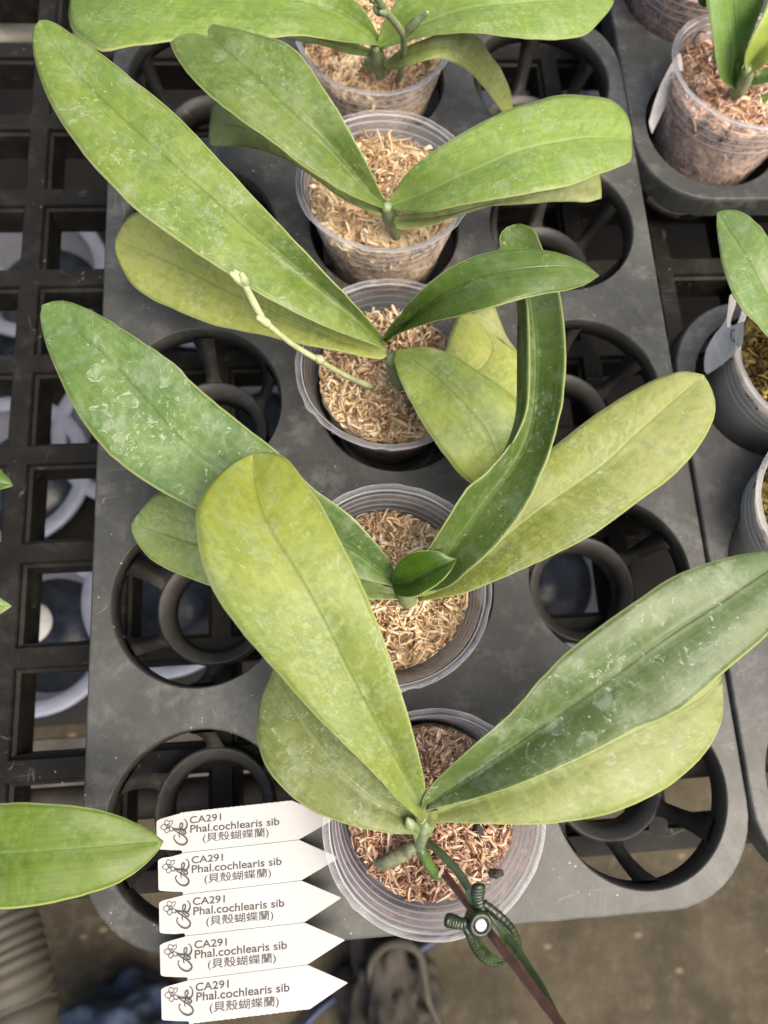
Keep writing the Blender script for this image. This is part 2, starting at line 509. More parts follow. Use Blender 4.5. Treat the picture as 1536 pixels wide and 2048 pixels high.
def ground_mat():
    m = NT("ground_earth")
    P = m.geo()
    n1 = m.noise(P, 5, 6, .65); n2 = m.noise(P, 45, 5, .7)
    c = m.mix(m.step(n1, .3, .7), (.031, .0255, .0150), (.062, .052, .032))
    c = m.mix(m.math('MULTIPLY', m.step(n2, .45, .72), .5), c, (.095, .08, .054))
    c = m.mix(m.math('MULTIPLY', m.step(m.noise(P, 9, 4), .52, .68), .6), c, (.024, .019, .012))
    sp = m.voro(m.mapping(P, scale=(1, 1.6, 1)), 34)
    k = m.math('MULTIPLY', m.step(sp.outputs[0], .28, .14), m.step(m.n('ShaderNodeSeparateColor', ins={0: sp.outputs['Color']}).outputs[0], .86, .9))
    c = m.mix(m.math('MULTIPLY', k, .8), c, (.15, .12, .075))
    return m.out(m.principled(c, .9, .25, m.bump(n2, .5, .01)))

# ------------------------------------------------------------------ setting: floor
v = [(-12, -12, 0), (12, -12, 0), (12, 12, 0), (-12, 12, 0)]
fl = obj("ground", [(x, y, -0.80) for x, y, z in v], [(0, 1, 2, 3)], ground_mat(), smooth=False)
fl["kind"] = "structure"

# ------------------------------------------------------------------ bench with a moulded grid top
BZ = -0.07
PXL, PYL = 0.0690, 0.0688
bench = thing("bench", "black plastic grid bench top under the pot trays, on steel pipes", "bench", (0, 0.3, -0.8))
def bench_grid():
    xs = [-0.119 + PXL * k for k in range(-16, 20)]
    ys = [-0.0408 + PYL * k for k in range(0, 26)]
    h = 0.0062
    mb = MB()
    def quad(a, b, c, d): mb.add([a, b, c, d], [(0, 1, 2, 3)])
    X = []
    for x in xs: X += [x - h, x + h]
    Y = []
    for y in ys: Y += [y - h, y + h]
    for i in range(len(X) - 1):
        for j in range(len(Y) - 1):
            x0, x1, y0, y1 = X[i], X[i + 1], Y[j], Y[j + 1]
            if i % 2 == 1 and j % 2 == 1:                     # an opening: chamfer, wall, ledge, wall
                loops = [(0, BZ), (.0008, BZ - .0012), (.0008, BZ - .0045), (.0032, BZ - .0055), (.0032, BZ - .03)]
                rings = []
                for ins, z in loops:
                    rings.append([(x0 + ins, y0 + ins, z), (x1 - ins, y0 + ins, z), (x1 - ins, y1 - ins, z), (x0 + ins, y1 - ins, z)])
                for a, b in zip(rings, rings[1:]):
                    for k in range(4):
                        quad(a[k], a[(k + 1) % 4], b[(k + 1) % 4], b[k])
            else:
                quad((x0, y0, BZ), (x1, y0, BZ), (x1, y1, BZ), (x0, y1, BZ))
    x0, x1, y0, y1 = X[0], X[-1], Y[0], Y[-1]
    r = [(x0, y0), (x1, y0), (x1, y1), (x0, y1)]
    for k in range(4):
        a, b = r[k], r[(k + 1) % 4]
        quad((*a, BZ), (*b, BZ), (*b, BZ - .04), (*a, BZ - .04))
    return mb.build("grid_top", M_BENCH, bench, smooth=False)
bench_grid()
pa, pb = U(-60, 57, -0.125), U(150, 53, -0.125)
d = (pb - pa).normalized()
tube("frame_pipe", [pa - d * .9, pb + d * 1.4], [.0125, .0125], M_STEEL, bench, sides=20, n=4)
tube("frame_pipe", [(-1.2, .0, -.117), (1.2, .0, -.117)], [.0125, .0125], M_WOOD, bench, sides=20, n=4)
for lx, ly in ((-1.1, .02), (1.1, .02), (-1.1, 1.6), (1.1, 1.6)):
    tube("leg", [(lx, ly, -.797), (lx, ly, -.112)], [.014, .014], M_STEEL, bench, sides=16, n=4)

# ------------------------------------------------------------------ pot trays
RH = 0.05
def rounded_rect(x0, x1, y0, y1, r, n=10):
    pts = []
    for cx, cy, a0 in ((x1 - r, y0 + r, -90), (x1 - r, y1 - r, 0), (x0 + r, y1 - r, 90), (x0 + r, y0 + r, 180)):
        for k in range(n + 1):
            a = math.radians(a0 + 90 * k / n)
            pts.append((cx + r * math.cos(a), cy + r * math.sin(a)))
    return pts

def tray(label, nx, ny, cx0, cy0, mat, cr=.05, mg=.0588):
    """nx by ny holes, first hole centre at (cx0, cy0)"""
    x0, x1 = cx0 - mg, cx0 + .12 * (nx - 1) + mg
    y0, y1 = cy0 - mg, cy0 + .12 * (ny - 1) + mg
    root = thing("pot_tray", label, "plant tray", (x0, y0, BZ), "black pot trays on the bench")
    bm = bmesh.new()
    outer = rounded_rect(x0, x1, y0, y1, cr)
    ov = [bm.verts.new((x, y, 0)) for x, y in outer]
    edges = [bm.edges.new((ov[i], ov[(i + 1) % len(ov)])) for i in range(len(ov))]
    NH = 64
    centres = [(cx0 + .12 * i, cy0 + .12 * j) for i in range(nx) for j in range(ny)]
    for hx, hy in centres:
        hv = [bm.verts.new((hx + RH * math.cos(2 * math.pi * k / NH), hy + RH * math.sin(2 * math.pi * k / NH), 0)) for k in range(NH)]
        edges += [bm.edges.new((hv[k], hv[(k + 1) % NH])) for k in range(NH)]
    bmesh.ops.triangle_fill(bm, use_beauty=True, edges=edges)
    for fc in bm.faces:
        if fc.normal.z < 0: fc.normal_flip()
    # rounded shoulder and skirt of the plate
    def skirt(vs, off, rings):
        cur = vs
        for dx, z in rings:
            nxt = []
            for vtx, (nxn, nyn) in zip(vs, off):
                nxt.append(bm.verts.new((vtx.co.x + nxn * dx, vtx.co.y + nyn * dx, z)))
            for k in range(len(vs)):
                k2 = (k + 1) % len(vs)
                bm.faces.new((cur[k], nxt[k], nxt[k2], cur[k2]))
            cur = nxt
    no = []
    for i in range(len(outer)):
        a, b = outer[i - 1], outer[(i + 1) % len(outer)]
        t = Vector((b[0] - a[0], b[1] - a[1])).normalized()
        no.append((t.y, -t.x))
    skirt(ov, no, [(.0008, -.0003), (.0014, -.0012), (.0018, -.003), (.0026, -.016), (.0012, -.016), (.0005, -.004)])
    me_o = from_bm("plate", bm, mat, root)
    for hx, hy in centres:
        mb = MB()
        prof = [(RH, 0.0), (RH - .0006, -.0003), (RH - .0012, -.0014), (RH - .0022, -.0145), (RH - .0002, -.0145), (RH + .001, -.002)]
        vv, ff = lathe_geo(prof[:], 64)
        # leave the ring open at the plate: profile is closed by its hidden back
        mb.add([(x + hx, y + hy, z) for x, y, z in vv], ff)
        ring = [(.0362, -.0565), (.036, -.052), (.0354, -.0503), (.0345, -.0497), (.0338, -.0499), (.0300, -.0520), (.0279, -.0545), (.0272, -.0585), (.0270, -.0696), (.0284, -.0696), (.0288, -.060), (.0315, -.0556), (.0350, -.0545)]
        vv, ff = lathe_geo(ring, 64)
        mb.add([(x + hx, y + hy, z) for x, y, z in vv], ff)
        for k in range(6):
            a = math.radians(30 + 60 * k)
            er = Vector((math.cos(a), math.sin(a), 0)); et = Vector((-math.sin(a), math.cos(a), 0))
            st = [(.0478, -.0085, .0072), (.0462, -.022, .0056), (.043, -.036, .0048), (.039, -.047, .0046), (.0352, -.0525, .0062)]
            vv = []
            for r, z, hw in st:
                c = Vector((hx, hy, z)) + er * r
                nrm = (er * .9 + Vector((0, 0, .35))).normalized() * .0012
                vv += [c - et * hw - nrm, c + et * hw - nrm, c + et * hw * .8 + nrm, c - et * hw * .8 + nrm]
            ff = []
            for i in range(len(st) - 1):
                for q in range(4):
                    q2 = (q + 1) % 4
                    ff.append((i * 4 + q, i * 4 + q2, (i + 1) * 4 + q2, (i + 1) * 4 + q))
            mb.add(vv, ff)
        o = mb.build("pot_cup", M_CUP, root)
    return root

TRAY = tray("grey black tray in the middle holding the row of five orchids", 3, 5, -.12, 0.0, M_TRAY)
tray("black tray at the lower right with rounded corner, holding two mossy pots", 5, 3, .2425, -.001, M_TRAYR)
tray("black tray at the upper right holding the tilted pot with a white label", 5, 5, .2405, .4385, M_TRAYR)

# ------------------------------------------------------------------ pots
def frame(c, tx, ty):
    """placement of a pot: centre of the rim and small tilts"""
    n = Vector((tx, ty, 1)).normalized()
    x = Vector((1, 0, 0)); x = (x - n * x.dot(n)).normalized()
    y = n.cross(x)
    M = Matrix((x, y, n)).transposed().to_4x4()
    M.translation = Vector(c)
    return M

def strands(mb, rng, M, count, R, ztop, dome, lo=.004, hi=.015, r0=.00030, r1=.00125, wall=None, hole=None):
    for _ in range(count):
        a = rng.uniform(0, 2 * math.pi)
        tone = rng.random()
        L = rng.uniform(lo, hi)
        k = 5
        if wall is None:
            rr = R * math.sqrt(rng.random())
            x, y = rr * math.cos(a), rr * math.sin(a)
            z = ztop + dome * (1 - (rr / R) ** 2) + .0022 * mnoise.noise(Vector((x * 70, y * 70, ztop * 31))) * 2 + rng.uniform(-.003, .0025)
            th = rng.uniform(0, 2 * math.pi); ph = rng.gauss(.05, .42)
            p = Vector((x, y, z))
            d = Vector((math.cos(th) * math.cos(ph), math.sin(th) * math.cos(ph), math.sin(ph)))
        else:
            zz = rng.uniform(wall[0], wall[1])
            rr = wall[2](zz)
            p = Vector((rr * math.cos(a), rr * math.sin(a), zz))
            tz = rng.uniform(-1, 1)
            d = Vector((-math.sin(a), math.cos(a), tz)).normalized()
        axis = Vector((rng.gauss(0, 1), rng.gauss(0, 1), rng.gauss(0, 1))).normalized()
        fine = wall is None and rng.random() < .34
        curl = rng.gauss(0, 1.0) * (.55 if fine else .75)
        if fine: L = rng.uniform(.005, .018)
        if wall is not None: axis = Vector((math.cos(a), math.sin(a), 0)); curl *= .8
        pts = [p]
        for i in range(k):
            d = Matrix.Rotation(curl, 3, axis) @ d
            if wall is None and pts[-1].z > ztop + dome + .004: d.z = min(d.z, 0)
            q = pts[-1] + d * (L / k)
            if wall is None:
                rad = math.hypot(q.x, q.y)
                lim = R + .0012
                if rad > lim: q.x *= lim / rad; q.y *= lim / rad
            else:
                rad = math.hypot(q.x, q.y); lim = wall[2](q.z)
                q.x *= lim / rad; q.y *= lim / rad
            pts.append(q)
        r = rng.uniform(.00012, .00030) if fine else rng.uniform(r0, r1)
        if fine: tone = .35 + .65 * tone
        elif wall is None and rng.random() < .22: r = rng.uniform(.0011, .0019); L *= .75
        v, f = [], []
        a1 = d.cross(Vector((0, 0, 1)))
        if a1.length < .1: a1 = d.cross(Vector((1, 0, 0)))
        a1.normalize()
        fl = rng.uniform(.25, .9)
        for i, q in enumerate(pts):
            t = (pts[min(i + 1, k)] - pts[max(i - 1, 0)]).normalized()
            x = (a1 - t * a1.dot(t)).normalized(); y = t.cross(x)
            rr2 = r * (1 - .55 * abs(2 * i / k - 1) ** 2)
            for s in range(3):
                an = 2 * math.pi * s / 3
                v.append(M @ (q + x * rr2 * math.cos(an) + y * rr2 * fl * math.sin(an)))
        for i in range(k):
            for s in range(3):
                s2 = (s + 1) % 3
                f.append((i * 3 + s, i * 3 + s2, (i + 1) * 3 + s2, (i + 1) * 3 + s))
        mb.add(v, f, rnd=tone)

POT_R, POT_H, POT_B = .0525, .086, .0350
def pot_radius(z):                                             # z measured down from the rim (negative)
    return POT_R - .0022 + (POT_B - POT_R + .0022) * min(1, max(0, -z / POT_H))

def make_pot(root, c, tx, ty, seed, moss=(M_TAN, MB_TAN), fill=-.010, dome=.006, film=M_POT, rimmat=M_RIM, n_top=1500, n_wall=500, mr=None, widen=.12, shift=(0, 0), body=True):
    rng = random.Random(seed)
    M = frame(c, tx, ty)
    if mr is None: mr = pot_radius(fill) - .0016
    ph = rng.uniform(0, 6)
    def wob(a, r, z):
        k = max(0, 1 + z / .02)
        return r * (1 + k * (.010 * math.sin(2 * a + ph) + .005 * math.sin(5 * a + 2 * ph))), z + k * .0006 * math.sin(3 * a + ph)
    out = [(.0, -POT_H + .0006, 0), (POT_B - .003, -POT_H, 0), (POT_B, -POT_H + .003, .6)]
    for z in list(np.linspace(-POT_H + .006, -.033, 22)) + list(np.linspace(-.032, -.0024, 64)):
        r = pot_radius(z)
        q = 0
        if z > -.0325:
            q = (0.5 + .5 * math.cos((z + .0045) * 2 * math.pi / .0058)) ** 14
            r += .0004 * q
        out.append((r, z, q))
    v, f, rd = [], [], []
    n = 96
    m = len(out)
    for i in range(n):
        a = 2 * math.pi * i / n
        for r, z, q in out:
            r, z = wob(a, r, z)
            v.append(M @ Vector((r * math.cos(a), r * math.sin(a), z))); rd.append(q)
    for i in range(n):
        i2 = (i + 1) % n
        for j in range(m - 1):
            f.append((i * m + j, i2 * m + j, i2 * m + j + 1, i * m + j + 1))
    pot = obj("pot", v, f, film, root, True, {"rdg": rd})
    prof = [(POT_R - .0021, -.0022), (POT_R - .0017, -.0021), (POT_R - .0012, -.0008), (POT_R + .0014, -.0007), (POT_R + .0018, -.0003), (POT_R + .0014, .0001), (POT_R - .0012, .0001), (POT_R - .0018, -.0003)]
    def wob2(a, r, z):
        r, z = wob(a, r, z)
        cr = max(0, mnoise.noise(Vector((math.cos(a) * 4 + seed, math.sin(a) * 4, 0))))
        if r > POT_R: r += .0012 * cr * math.sin(23 * a)
        return r, z + .0007 * mnoise.noise(Vector((math.cos(a) * 6, math.sin(a) * 6, seed)))
    vv, ff = lathe_geo(prof, 120, wob2)
    obj("pot_rim", [M @ Vector(p) for p in vv], ff, rimmat, pot, True, {"rdg": [.2, .7, .0, .0, 1.0, .4, .0, .9] * 120})
    if body:
        # core of the moss plug
        sx, sy = shift
        Rm = mr
        v, f = [], []
        nr, na = 9, 48
        top = []
        v.append(M @ Vector((sx, sy, fill + dome - .002)))
        for i in range(1, nr + 1):
            rr = Rm * i / nr
            for k in range(na):
                a = 2 * math.pi * k / na
                x, y = rr * math.cos(a), rr * math.sin(a)
                z = fill + dome * (1 - (rr / Rm) ** 2) - .002 + .003 * mnoise.noise(Vector((x * 90, y * 90, seed)))
                v.append(M @ Vector((x + sx * (1 - i / nr), y + sy * (1 - i / nr), z)))
        for k in range(na): f.append((0, 1 + k, 1 + (k + 1) % na))
        for i in range(nr - 1):
            for k in range(na):
                a0 = 1 + i * na; b0 = a0 + na; k2 = (k + 1) % na
                f.append((a0 + k, b0 + k, b0 + k2, a0 + k2))
        last = 1 + (nr - 1) * na
        zz = np.linspace(fill - .004, -POT_H + .004, 12)
        for z in zz:
            for k in range(na):
                a = 2 * math.pi * k / na
                r = min(pot_radius(z) - .0020, Rm + .0006 + (fill - z) * widen) + .0012 * mnoise.noise(Vector((a * 5, z * 150, seed)))
                
                v.append(M @ Vector((r * math.cos(a), r * math.sin(a), z)))
            b0 = len(v) - na
            for k in range(na):
                k2 = (k + 1) % na
                f.append((last + k, b0 + k, b0 + k2, last + k2))
            last = b0
        v.append(M @ Vector((0, 0, -POT_H + .003)))
        for k in range(na): f.append((last + k, len(v) - 1, last + (k + 1) % na))
        core = obj("moss_plug", v, f, moss[1], root)
        mb = MB()
        strands(mb, rng, M, n_top, mr, fill - .001, dome)
        if n_wall:
            strands(mb, rng, M, n_wall, mr, 0, 0, .005, .014, wall=(-POT_H * .75, fill - .002, lambda z: pot_radius(z) - .0014))
        o = mb.build("moss_strands", moss[0], core)
        o["kind"] = "stuff"
    return M

# ------------------------------------------------------------------ leaves
def leaf(root, L, Mid, R, zs, liftL, liftR, mat, name="leaf", thick=.0017, bulge=.0016, N=44, NU=7, label=None, seed=0, wave=.0008, curlL=None):
    """outline and midrib of a leaf as sight points (photo pixels), with real heights: zs along the midrib,
    lift = height of each margin above the midrib from base to tip"""
    Ls, Ms, Rs = catmull(L, N), catmull(Mid, N), catmull(R, N)
    rows, ly = [], [0]
    for i in range(N):
        t = i / (N - 1)
        zm = interp(zs, t)
        q = 1.5 * min(1, 8 * t) * min(1, 8 * (1 - t))
        for arr, sd in ((Ls, 3.7), (Rs, 8.1)):
            g = mnoise.noise(Vector((arr[i][0] * .035, arr[i][1] * .035, seed + sd))) + .5 * mnoise.noise(Vector((arr[i][0] * .11, arr[i][1] * .11, seed + sd)))
            e_ = arr[i] - Ms[i]; ln = np.linalg.norm(e_)
            if ln > 12: arr[i] = arr[i] + e_ / ln * q * g
        pm = U(*Ms[i], zm)
        taper = min(1, 6 * (1 - t)) * min(1, .25 + 6 * t)
        pl = U(*Ls[i], zm + interp(liftL, t) * taper + wave * taper * math.sin(9 * t + seed) )
        pr = U(*Rs[i], zm + interp(liftR, t) * taper + wave * taper * math.sin(11 * t + 2 + seed))
        rows.append((pl, pm, pr))
        if i: ly.append(ly[-1] + (pm - rows[i - 1][1]).length)
    us = []
    for k in range(-NU, NU + 1):
        x = k / NU
        us.append(math.copysign(abs(x) ** .85, x))
    W = len(us)
    top, lu, lt, lx, lyv = [], [], [], [], []
    for i, (pl, pm, pr) in enumerate(rows):
        t = i / (N - 1)
        tg = (rows[min(i + 1, N - 1)][1] - rows[max(i - 1, 0)][1]); side = Vector((-tg.y, tg.x, 0))
        if side.length > 1e-9: side.normalize()
        if side.dot(pl - pm) < 0: side = -side
        cl_ = interp(curlL, t) if curlL else 0
        for u in us:
            e = pl if u < 0 else pr
            s = abs(u)
            wdt = (e - pm).length
            p = pm.lerp(e, s)
            if curlL and u < 0: p += side * (cl_ * math.sin(math.pi * s ** 1.3)); p.z -= cl_ * .35 * math.sin(math.pi * s)
            p.z += bulge * min(1, wdt / .02) * 4 * s * (1 - s)
            p.z += .0007 * min(1, wdt / .02) * mnoise.noise(Vector((p.x * 60, p.y * 60, seed * 3.1)))
            top.append(p); lu.append(u); lt.append(t); lx.append(u * max(wdt, .004) if True else 0); lyv.append(ly[i])
    # normals
    G = lambda i, j: top[i * W + j]
    bot = []
    for i in range(N):
        for j in range(W):
            a = G(min(i + 1, N - 1), j) - G(max(i - 1, 0), j)
            b = G(i, min(j + 1, W - 1)) - G(i, max(j - 1, 0))
            n = b.cross(a)
            if n.length < 1e-10: n = Vector((0, 0, 1))
            n.normalize()
            if n.z < 0 and abs(n.z) > .05: n = -n
            th = thick * (.30 + .70 * math.sqrt(max(0, 1 - us[j] ** 2))) * min(1, .35 + 5 * (1 - i / (N - 1)))
            if abs(us[j]) < .12: th *= 1.5
            bot.append(G(i, j) - n * th)
    v = top + bot
    f = []
    K = N * W
    for i in range(N - 1):
        for j in range(W - 1):
            a = i * W + j
            f.append((a, a + 1, a + W + 1, a + W))
            f.append((K + a, K + a + W, K + a + W + 1, K + a + 1))
    for i in range(N - 1):
        a = i * W
        f.append((a, a + W, K + a + W, K + a))
        a = i * W + W - 1
        f.append((a, K + a, K + a + W, a + W))
    for j in range(W - 1):
        f.append((j, K + j, K + j + 1, j + 1))
        a = (N - 1) * W + j
        f.append((a, a + 1, K + a + 1, K + a))
    at = {'lu': lu * 2, 'lt': lt * 2, 'lx': lx * 2, 'ly': lyv * 2}
    o = obj(name, v, f, mat, root, True, at)
    if label: o["label"] = label
    return o

def pz(*pts): return [tuple(U(x, y, z)) for x, y, z in pts]

def orchid(label, cat="orchid", loc=(0, 0, -.05)):
    return thing("potted_orchid", label, cat, loc, "moth orchids in clear pots")
# ------------------------------------------------------------------ leaf skins
LM = {
 '1a': leaf_mat("leaf_yellow_green", (140, 164, 80), (150, 168, 66), (186, 196, 52), .85, .45, .42, .45, seed=1),
 '1b': leaf_mat("leaf_grey_blotched", (122, 140, 72), (140, 154, 78), (146, 158, 76), .4, .8, .4, .6, 'pale', seed=2),
 '1c': leaf_mat("leaf_blue_green", (98, 124, 68), (112, 136, 72), (112, 142, 92), .6, .8, .36, .25, 'dark', seed=3),
 '1d': leaf_mat("leaf_pale_lime", (150, 168, 88), (168, 180, 100), (178, 188, 118), .7, .55, .42, .4, 'pale', seed=4),
 '2a': leaf_mat("leaf_spotted_green", (100, 138, 70), (126, 158, 78), (120, 152, 80), .4, 1.0, .38, .4, 'dark', seed=5),
 '2b': leaf_mat("leaf_speckled_green", (136, 164, 92), (154, 176, 102), (146, 166, 80), .4, .5, .45, .9, 'dark', seed=6),
 '2c': leaf_mat("leaf_deep_green_gloss", (98, 128, 54), (114, 144, 64), None, 0, .55, .3, .15, 'pale', seed=7),
 '2d': leaf_mat("leaf_lime", (138, 156, 60), (154, 168, 68), (192, 196, 126), .75, .5, .45, .6, 'pale', seed=8),
 '2e': leaf_mat("leaf_new_green", (66, 104, 4), (80, 120, 6), None, 0, .05, .28, .1, 'pale', seed=9),
 '3a': leaf_mat("leaf_mid_green", (118, 150, 62), (144, 168, 62), (138, 170, 72), .4, .6, .4, .45, seed=10),
 '3b': leaf_mat("leaf_olive_yellow", (172, 192, 92), (206, 214, 98), (220, 224, 120), .7, .45, .48, .6, seed=11),
 '3c': leaf_mat("leaf_fresh_gloss", (86, 120, 36), (100, 131, 44), (112, 140, 56), .4, .25, .28, .1, 'dark', seed=12),
 '3d': leaf_mat("leaf_green_yellow_patch", (136, 166, 76), (172, 190, 68), (150, 170, 68), .4, .5, .42, .5, 'dark', seed=13),
 '3e': leaf_mat("leaf_pale_underside", (190, 200, 128), (204, 210, 146), None, 0, .1, .55, .2, 'pale', seed=14),
 '4a': leaf_mat("leaf_soft_green", (108, 138, 56), (130, 154, 70), (112, 140, 62), .4, .5, .42, .5, seed=15),
 '4b': leaf_mat("leaf_grey_green_droop", (158, 180, 88), (172, 190, 94), (140, 164, 100), .9, .3, .5, .5, seed=16),
 '4c': leaf_mat("leaf_light_green", (136, 172, 72), (154, 184, 84), (162, 188, 86), .5, .5, .4, .4, 'pale', seed=17),
 '5a': leaf_mat("leaf_light_green_two", (124, 160, 60), (146, 176, 70), (116, 150, 64), .6, .45, .4, .4, seed=18),
 '6a': leaf_mat("leaf_grass_green", (108, 156, 58), (128, 168, 66), (150, 186, 80), .3, .2, .36, .2, seed=19),
 '6b': leaf_mat("leaf_young_yellow", (168, 194, 78), (186, 208, 92), None, 0, .1, .4, .1, 'pale', seed=20),
 '7a': leaf_mat("leaf_bright_green", (96, 128, 16), (114, 144, 26), (126, 152, 40), .3, .15, .42, .3, 'pale', seed=21),
 '7b': leaf_mat("leaf_dull_green", (112, 150, 70), (134, 166, 86), (150, 178, 100), .4, .6, .4, .4, 'dark', seed=22),
}

# ================================================================== plant 1, at the front
p1 = orchid("front orchid with a broad yellow green leaf, its pot beside the white label sheet", loc=(0, 0, -.049))
make_pot(p1, (-.0005, -.0003, .0373), -.069, -.086, 1, fill=-.019, dome=.007, mr=.0408, widen=0, film=film_mat('pot_film_milky', (.82, .82, .92), .38, .2, .6), moss=(M_RUST, MB_RUST_TOP), n_top=3300, n_wall=0)
st1 = tube("stem", pz((836, 1706, .022), (838, 1692, .034), (842, 1676, .042), (846, 1658, .048), (850, 1640, .053)), [.0018, .0030, .0040, .0044, .0036], M_SHEATH, p1, sides=18, flat=.7)
leaf(st1, [(824, 1644), (824, 1662), (830, 1686), (836, 1698)], [(848, 1646), (844, 1668), (839, 1688), (836, 1698)], [(874, 1644), (864, 1666), (848, 1688), (836, 1698)],
     [.0535, .050, .044, .036], [0, 0, 0], [0, 0, 0], LM['2b'], name="sheath", seed=61, N=20, bulge=.0045, wave=0, thick=.0012)
leaf(st1, [(832, 1622), (832, 1640), (840, 1656), (852, 1664)], [(853, 1622), (853, 1640), (853, 1654), (852, 1664)], [(878, 1620), (876, 1638), (866, 1654), (852, 1664)],
     [.0580, .0565, .0535, .049], [0, 0, 0], [0, 0, 0], LM['1b'], name="sheath", seed=62, N=20, bulge=.004, wave=0, thick=.0012)
leaf(p1, [(842, 1640), (790, 1595), (765, 1565), (700, 1500), (620, 1420), (545, 1335), (480, 1260), (425, 1180), (400, 1110), (391, 1045), (397, 1000), (420, 965), (445, 940), (475, 920), (506, 908)],
     [(846, 1632), (832, 1598), (800, 1535), (760, 1460), (700, 1345), (655, 1255), (600, 1155), (550, 1075), (522, 1018), (508, 960), (506, 908)],
     [(852, 1625), (852, 1590), (848, 1555), (832, 1490), (810, 1410), (785, 1330), (755, 1245), (720, 1160), (680, 1080), (640, 1005), (605, 955), (575, 918), (550, 906), (528, 904), (506, 908)],
     [.058, .082, .104, .118, .122, .110], [.008, .010, .004, .001, -.002, -.002], [.008, .012, .006, .002, -.001, -.002], LM['1a'], seed=1,
     label="long yellow green leaf with a rounded tip")
leaf(p1, [(834, 1668), (790, 1668), (740, 1660), (680, 1645), (620, 1620), (570, 1580), (535, 1540), (517, 1490), (513, 1440), (525, 1385), (550, 1332)],
     [(832, 1655), (810, 1630), (752, 1600), (685, 1542), (634, 1485), (590, 1420), (558, 1365), (550, 1332)],
     [(832, 1645), (822, 1600), (800, 1545), (750, 1470), (690, 1400), (630, 1350), (585, 1325), (550, 1332)],
     [.050, .054, .056, .055, .052, .048], [.004, .004, .001, -.002, -.003], [.008, .006, .002, -.001, -.002], LM['1b'], seed=2,
     label="broad grey green lower leaf with water spots")
leaf(p1, [(843, 1618), (846, 1598), (868, 1565), (933, 1503), (993, 1453), (1040, 1408), (1063, 1378), (1128, 1310), (1198, 1255), (1268, 1205), (1343, 1155), (1418, 1125), (1493, 1107), (1560, 1098), (1610, 1088), (1660, 1065)],
     [(848, 1618), (868, 1598), (918, 1568), (1018, 1498), (1143, 1413), (1218, 1358), (1318, 1283), (1418, 1218), (1536, 1140), (1600, 1097), (1660, 1065)],
     [(853, 1620), (888, 1613), (983, 1588), (1068, 1558), (1158, 1518), (1233, 1480), (1268, 1460), (1328, 1438), (1383, 1403), (1443, 1348), (1490, 1310), (1536, 1270), (1600, 1195), (1640, 1120), (1660, 1065)],
     [.060, .082, .100, .112, .118, .116], [.012, .016, .010, .005, .002, 0], [.008, .010, .006, .002, 0, 0], LM['1c'], seed=3,
     label="dark blue green leaf with a deep midrib")
leaf(p1, [(860, 1622), (900, 1590), (1000, 1535), (1150, 1455), (1300, 1375), (1380, 1330), (1425, 1325), (1443, 1352)],
     [(862, 1632), (930, 1605), (1020, 1573), (1150, 1517), (1300, 1447), (1390, 1402), (1443, 1362)],
     [(866, 1644), (968, 1648), (1068, 1650), (1143, 1643), (1218, 1628), (1293, 1598), (1358, 1558), (1413, 1503), (1440, 1453), (1447, 1408), (1445, 1362)],
     [.054, .062, .068, .072, .072, .068], [.006, .004, .001, -.002, -.003], [.006, .003, 0, -.004, -.004], LM['1d'], seed=4,
     label="pale lime lower leaf with a small ring stain")
tube("bud", pz((824, 1655, .052), (819, 1645, .056), (815, 1636, .058)), [.0016, .0026, .0010], M_STEMP, p1, sides=10, n=8)
tube("root", pz((832, 1690, .034), (815, 1702, .033), (790, 1716, .029), (766, 1727, .026), (748, 1720, .020)), [.003, .0036, .0036, .0030, .0018], M_ROOT, p1, sides=12, ridge=(.08, 7))
tube("root", pz((838, 1690, .036), (846, 1706, .036), (858, 1728, .031), (872, 1750, .024), (880, 1760, .018)), [.0024, .0026, .0026, .0024, .0012], M_ROOTG, p1, sides=12)
sp1 = tube("flower_spike", pz((848, 1682, .040), (862, 1690, .044), (884, 1709, .049), (912, 1739, .054), (932, 1768, .057), (946, 1795, .058), (975, 1835, .056), (1000, 1858, .057), (1024, 1885, .062), (1056, 1933, .072), (1082, 1974, .083), (1110, 2030, .098), (1140, 2100, .118)),
     [.0016, .0019, .0019, .0018, .0019, .0018, .0017, .0017, .0016, .0016], M_SPIKE, p1, sides=12, n=60)
tube("spike_node", pz((937, 1778, .0575), (945, 1793, .0582), (953, 1808, .0575)), [.0021, .0028, .0020], M_STEMP, sp1, sides=12, n=8)

# ================================================================== plant 2
p2 = orchid("orchid with a small heart shaped new leaf in its centre, second pot from the front", loc=(0, .12, -.043))
make_pot(p2, (-.0148, .1165, .0432), .008, .012, 2, fill=-.018, dome=.008, mr=.0412, widen=0, moss=(M_TAN, MB_TAN_TOP), n_top=3000, n_wall=0)
tube("stem", pz((816, 1208, .028), (815, 1196, .042), (813, 1184, .054), (812, 1172, .063)), [.0035, .0048, .0052, .003], M_STEMP, p2, sides=14)
leaf(p2, [(792, 1172), (780, 1171), (735, 1161), (680, 1144), (600, 1118), (480, 1068), (390, 1019), (345, 996), (300, 970), (250, 935), (210, 900), (170, 850), (135, 790), (105, 725), (88, 675), (80, 632), (84, 610)],
     [(790, 1162), (782, 1158), (746, 1132), (712, 1106), (640, 1066), (560, 1012), (430, 930), (350, 865), (280, 785), (210, 710), (150, 660), (110, 628), (84, 610)],
     [(790, 1148), (789, 1136), (780, 1122), (751, 1085), (712, 1041), (670, 1007), (626, 976), (550, 900), (500, 860), (450, 820), (385, 765), (350, 728), (300, 693), (250, 660), (200, 630), (150, 607), (115, 600), (84, 610)],
     [.062, .070, .080, .090, .097, .098], [.004, .006, .003, .001, -.002, -.002], [.010, .012, .007, .003, 0, -.001], LM['2a'], seed=5,
     label="dark green leaf covered in dried water marks")
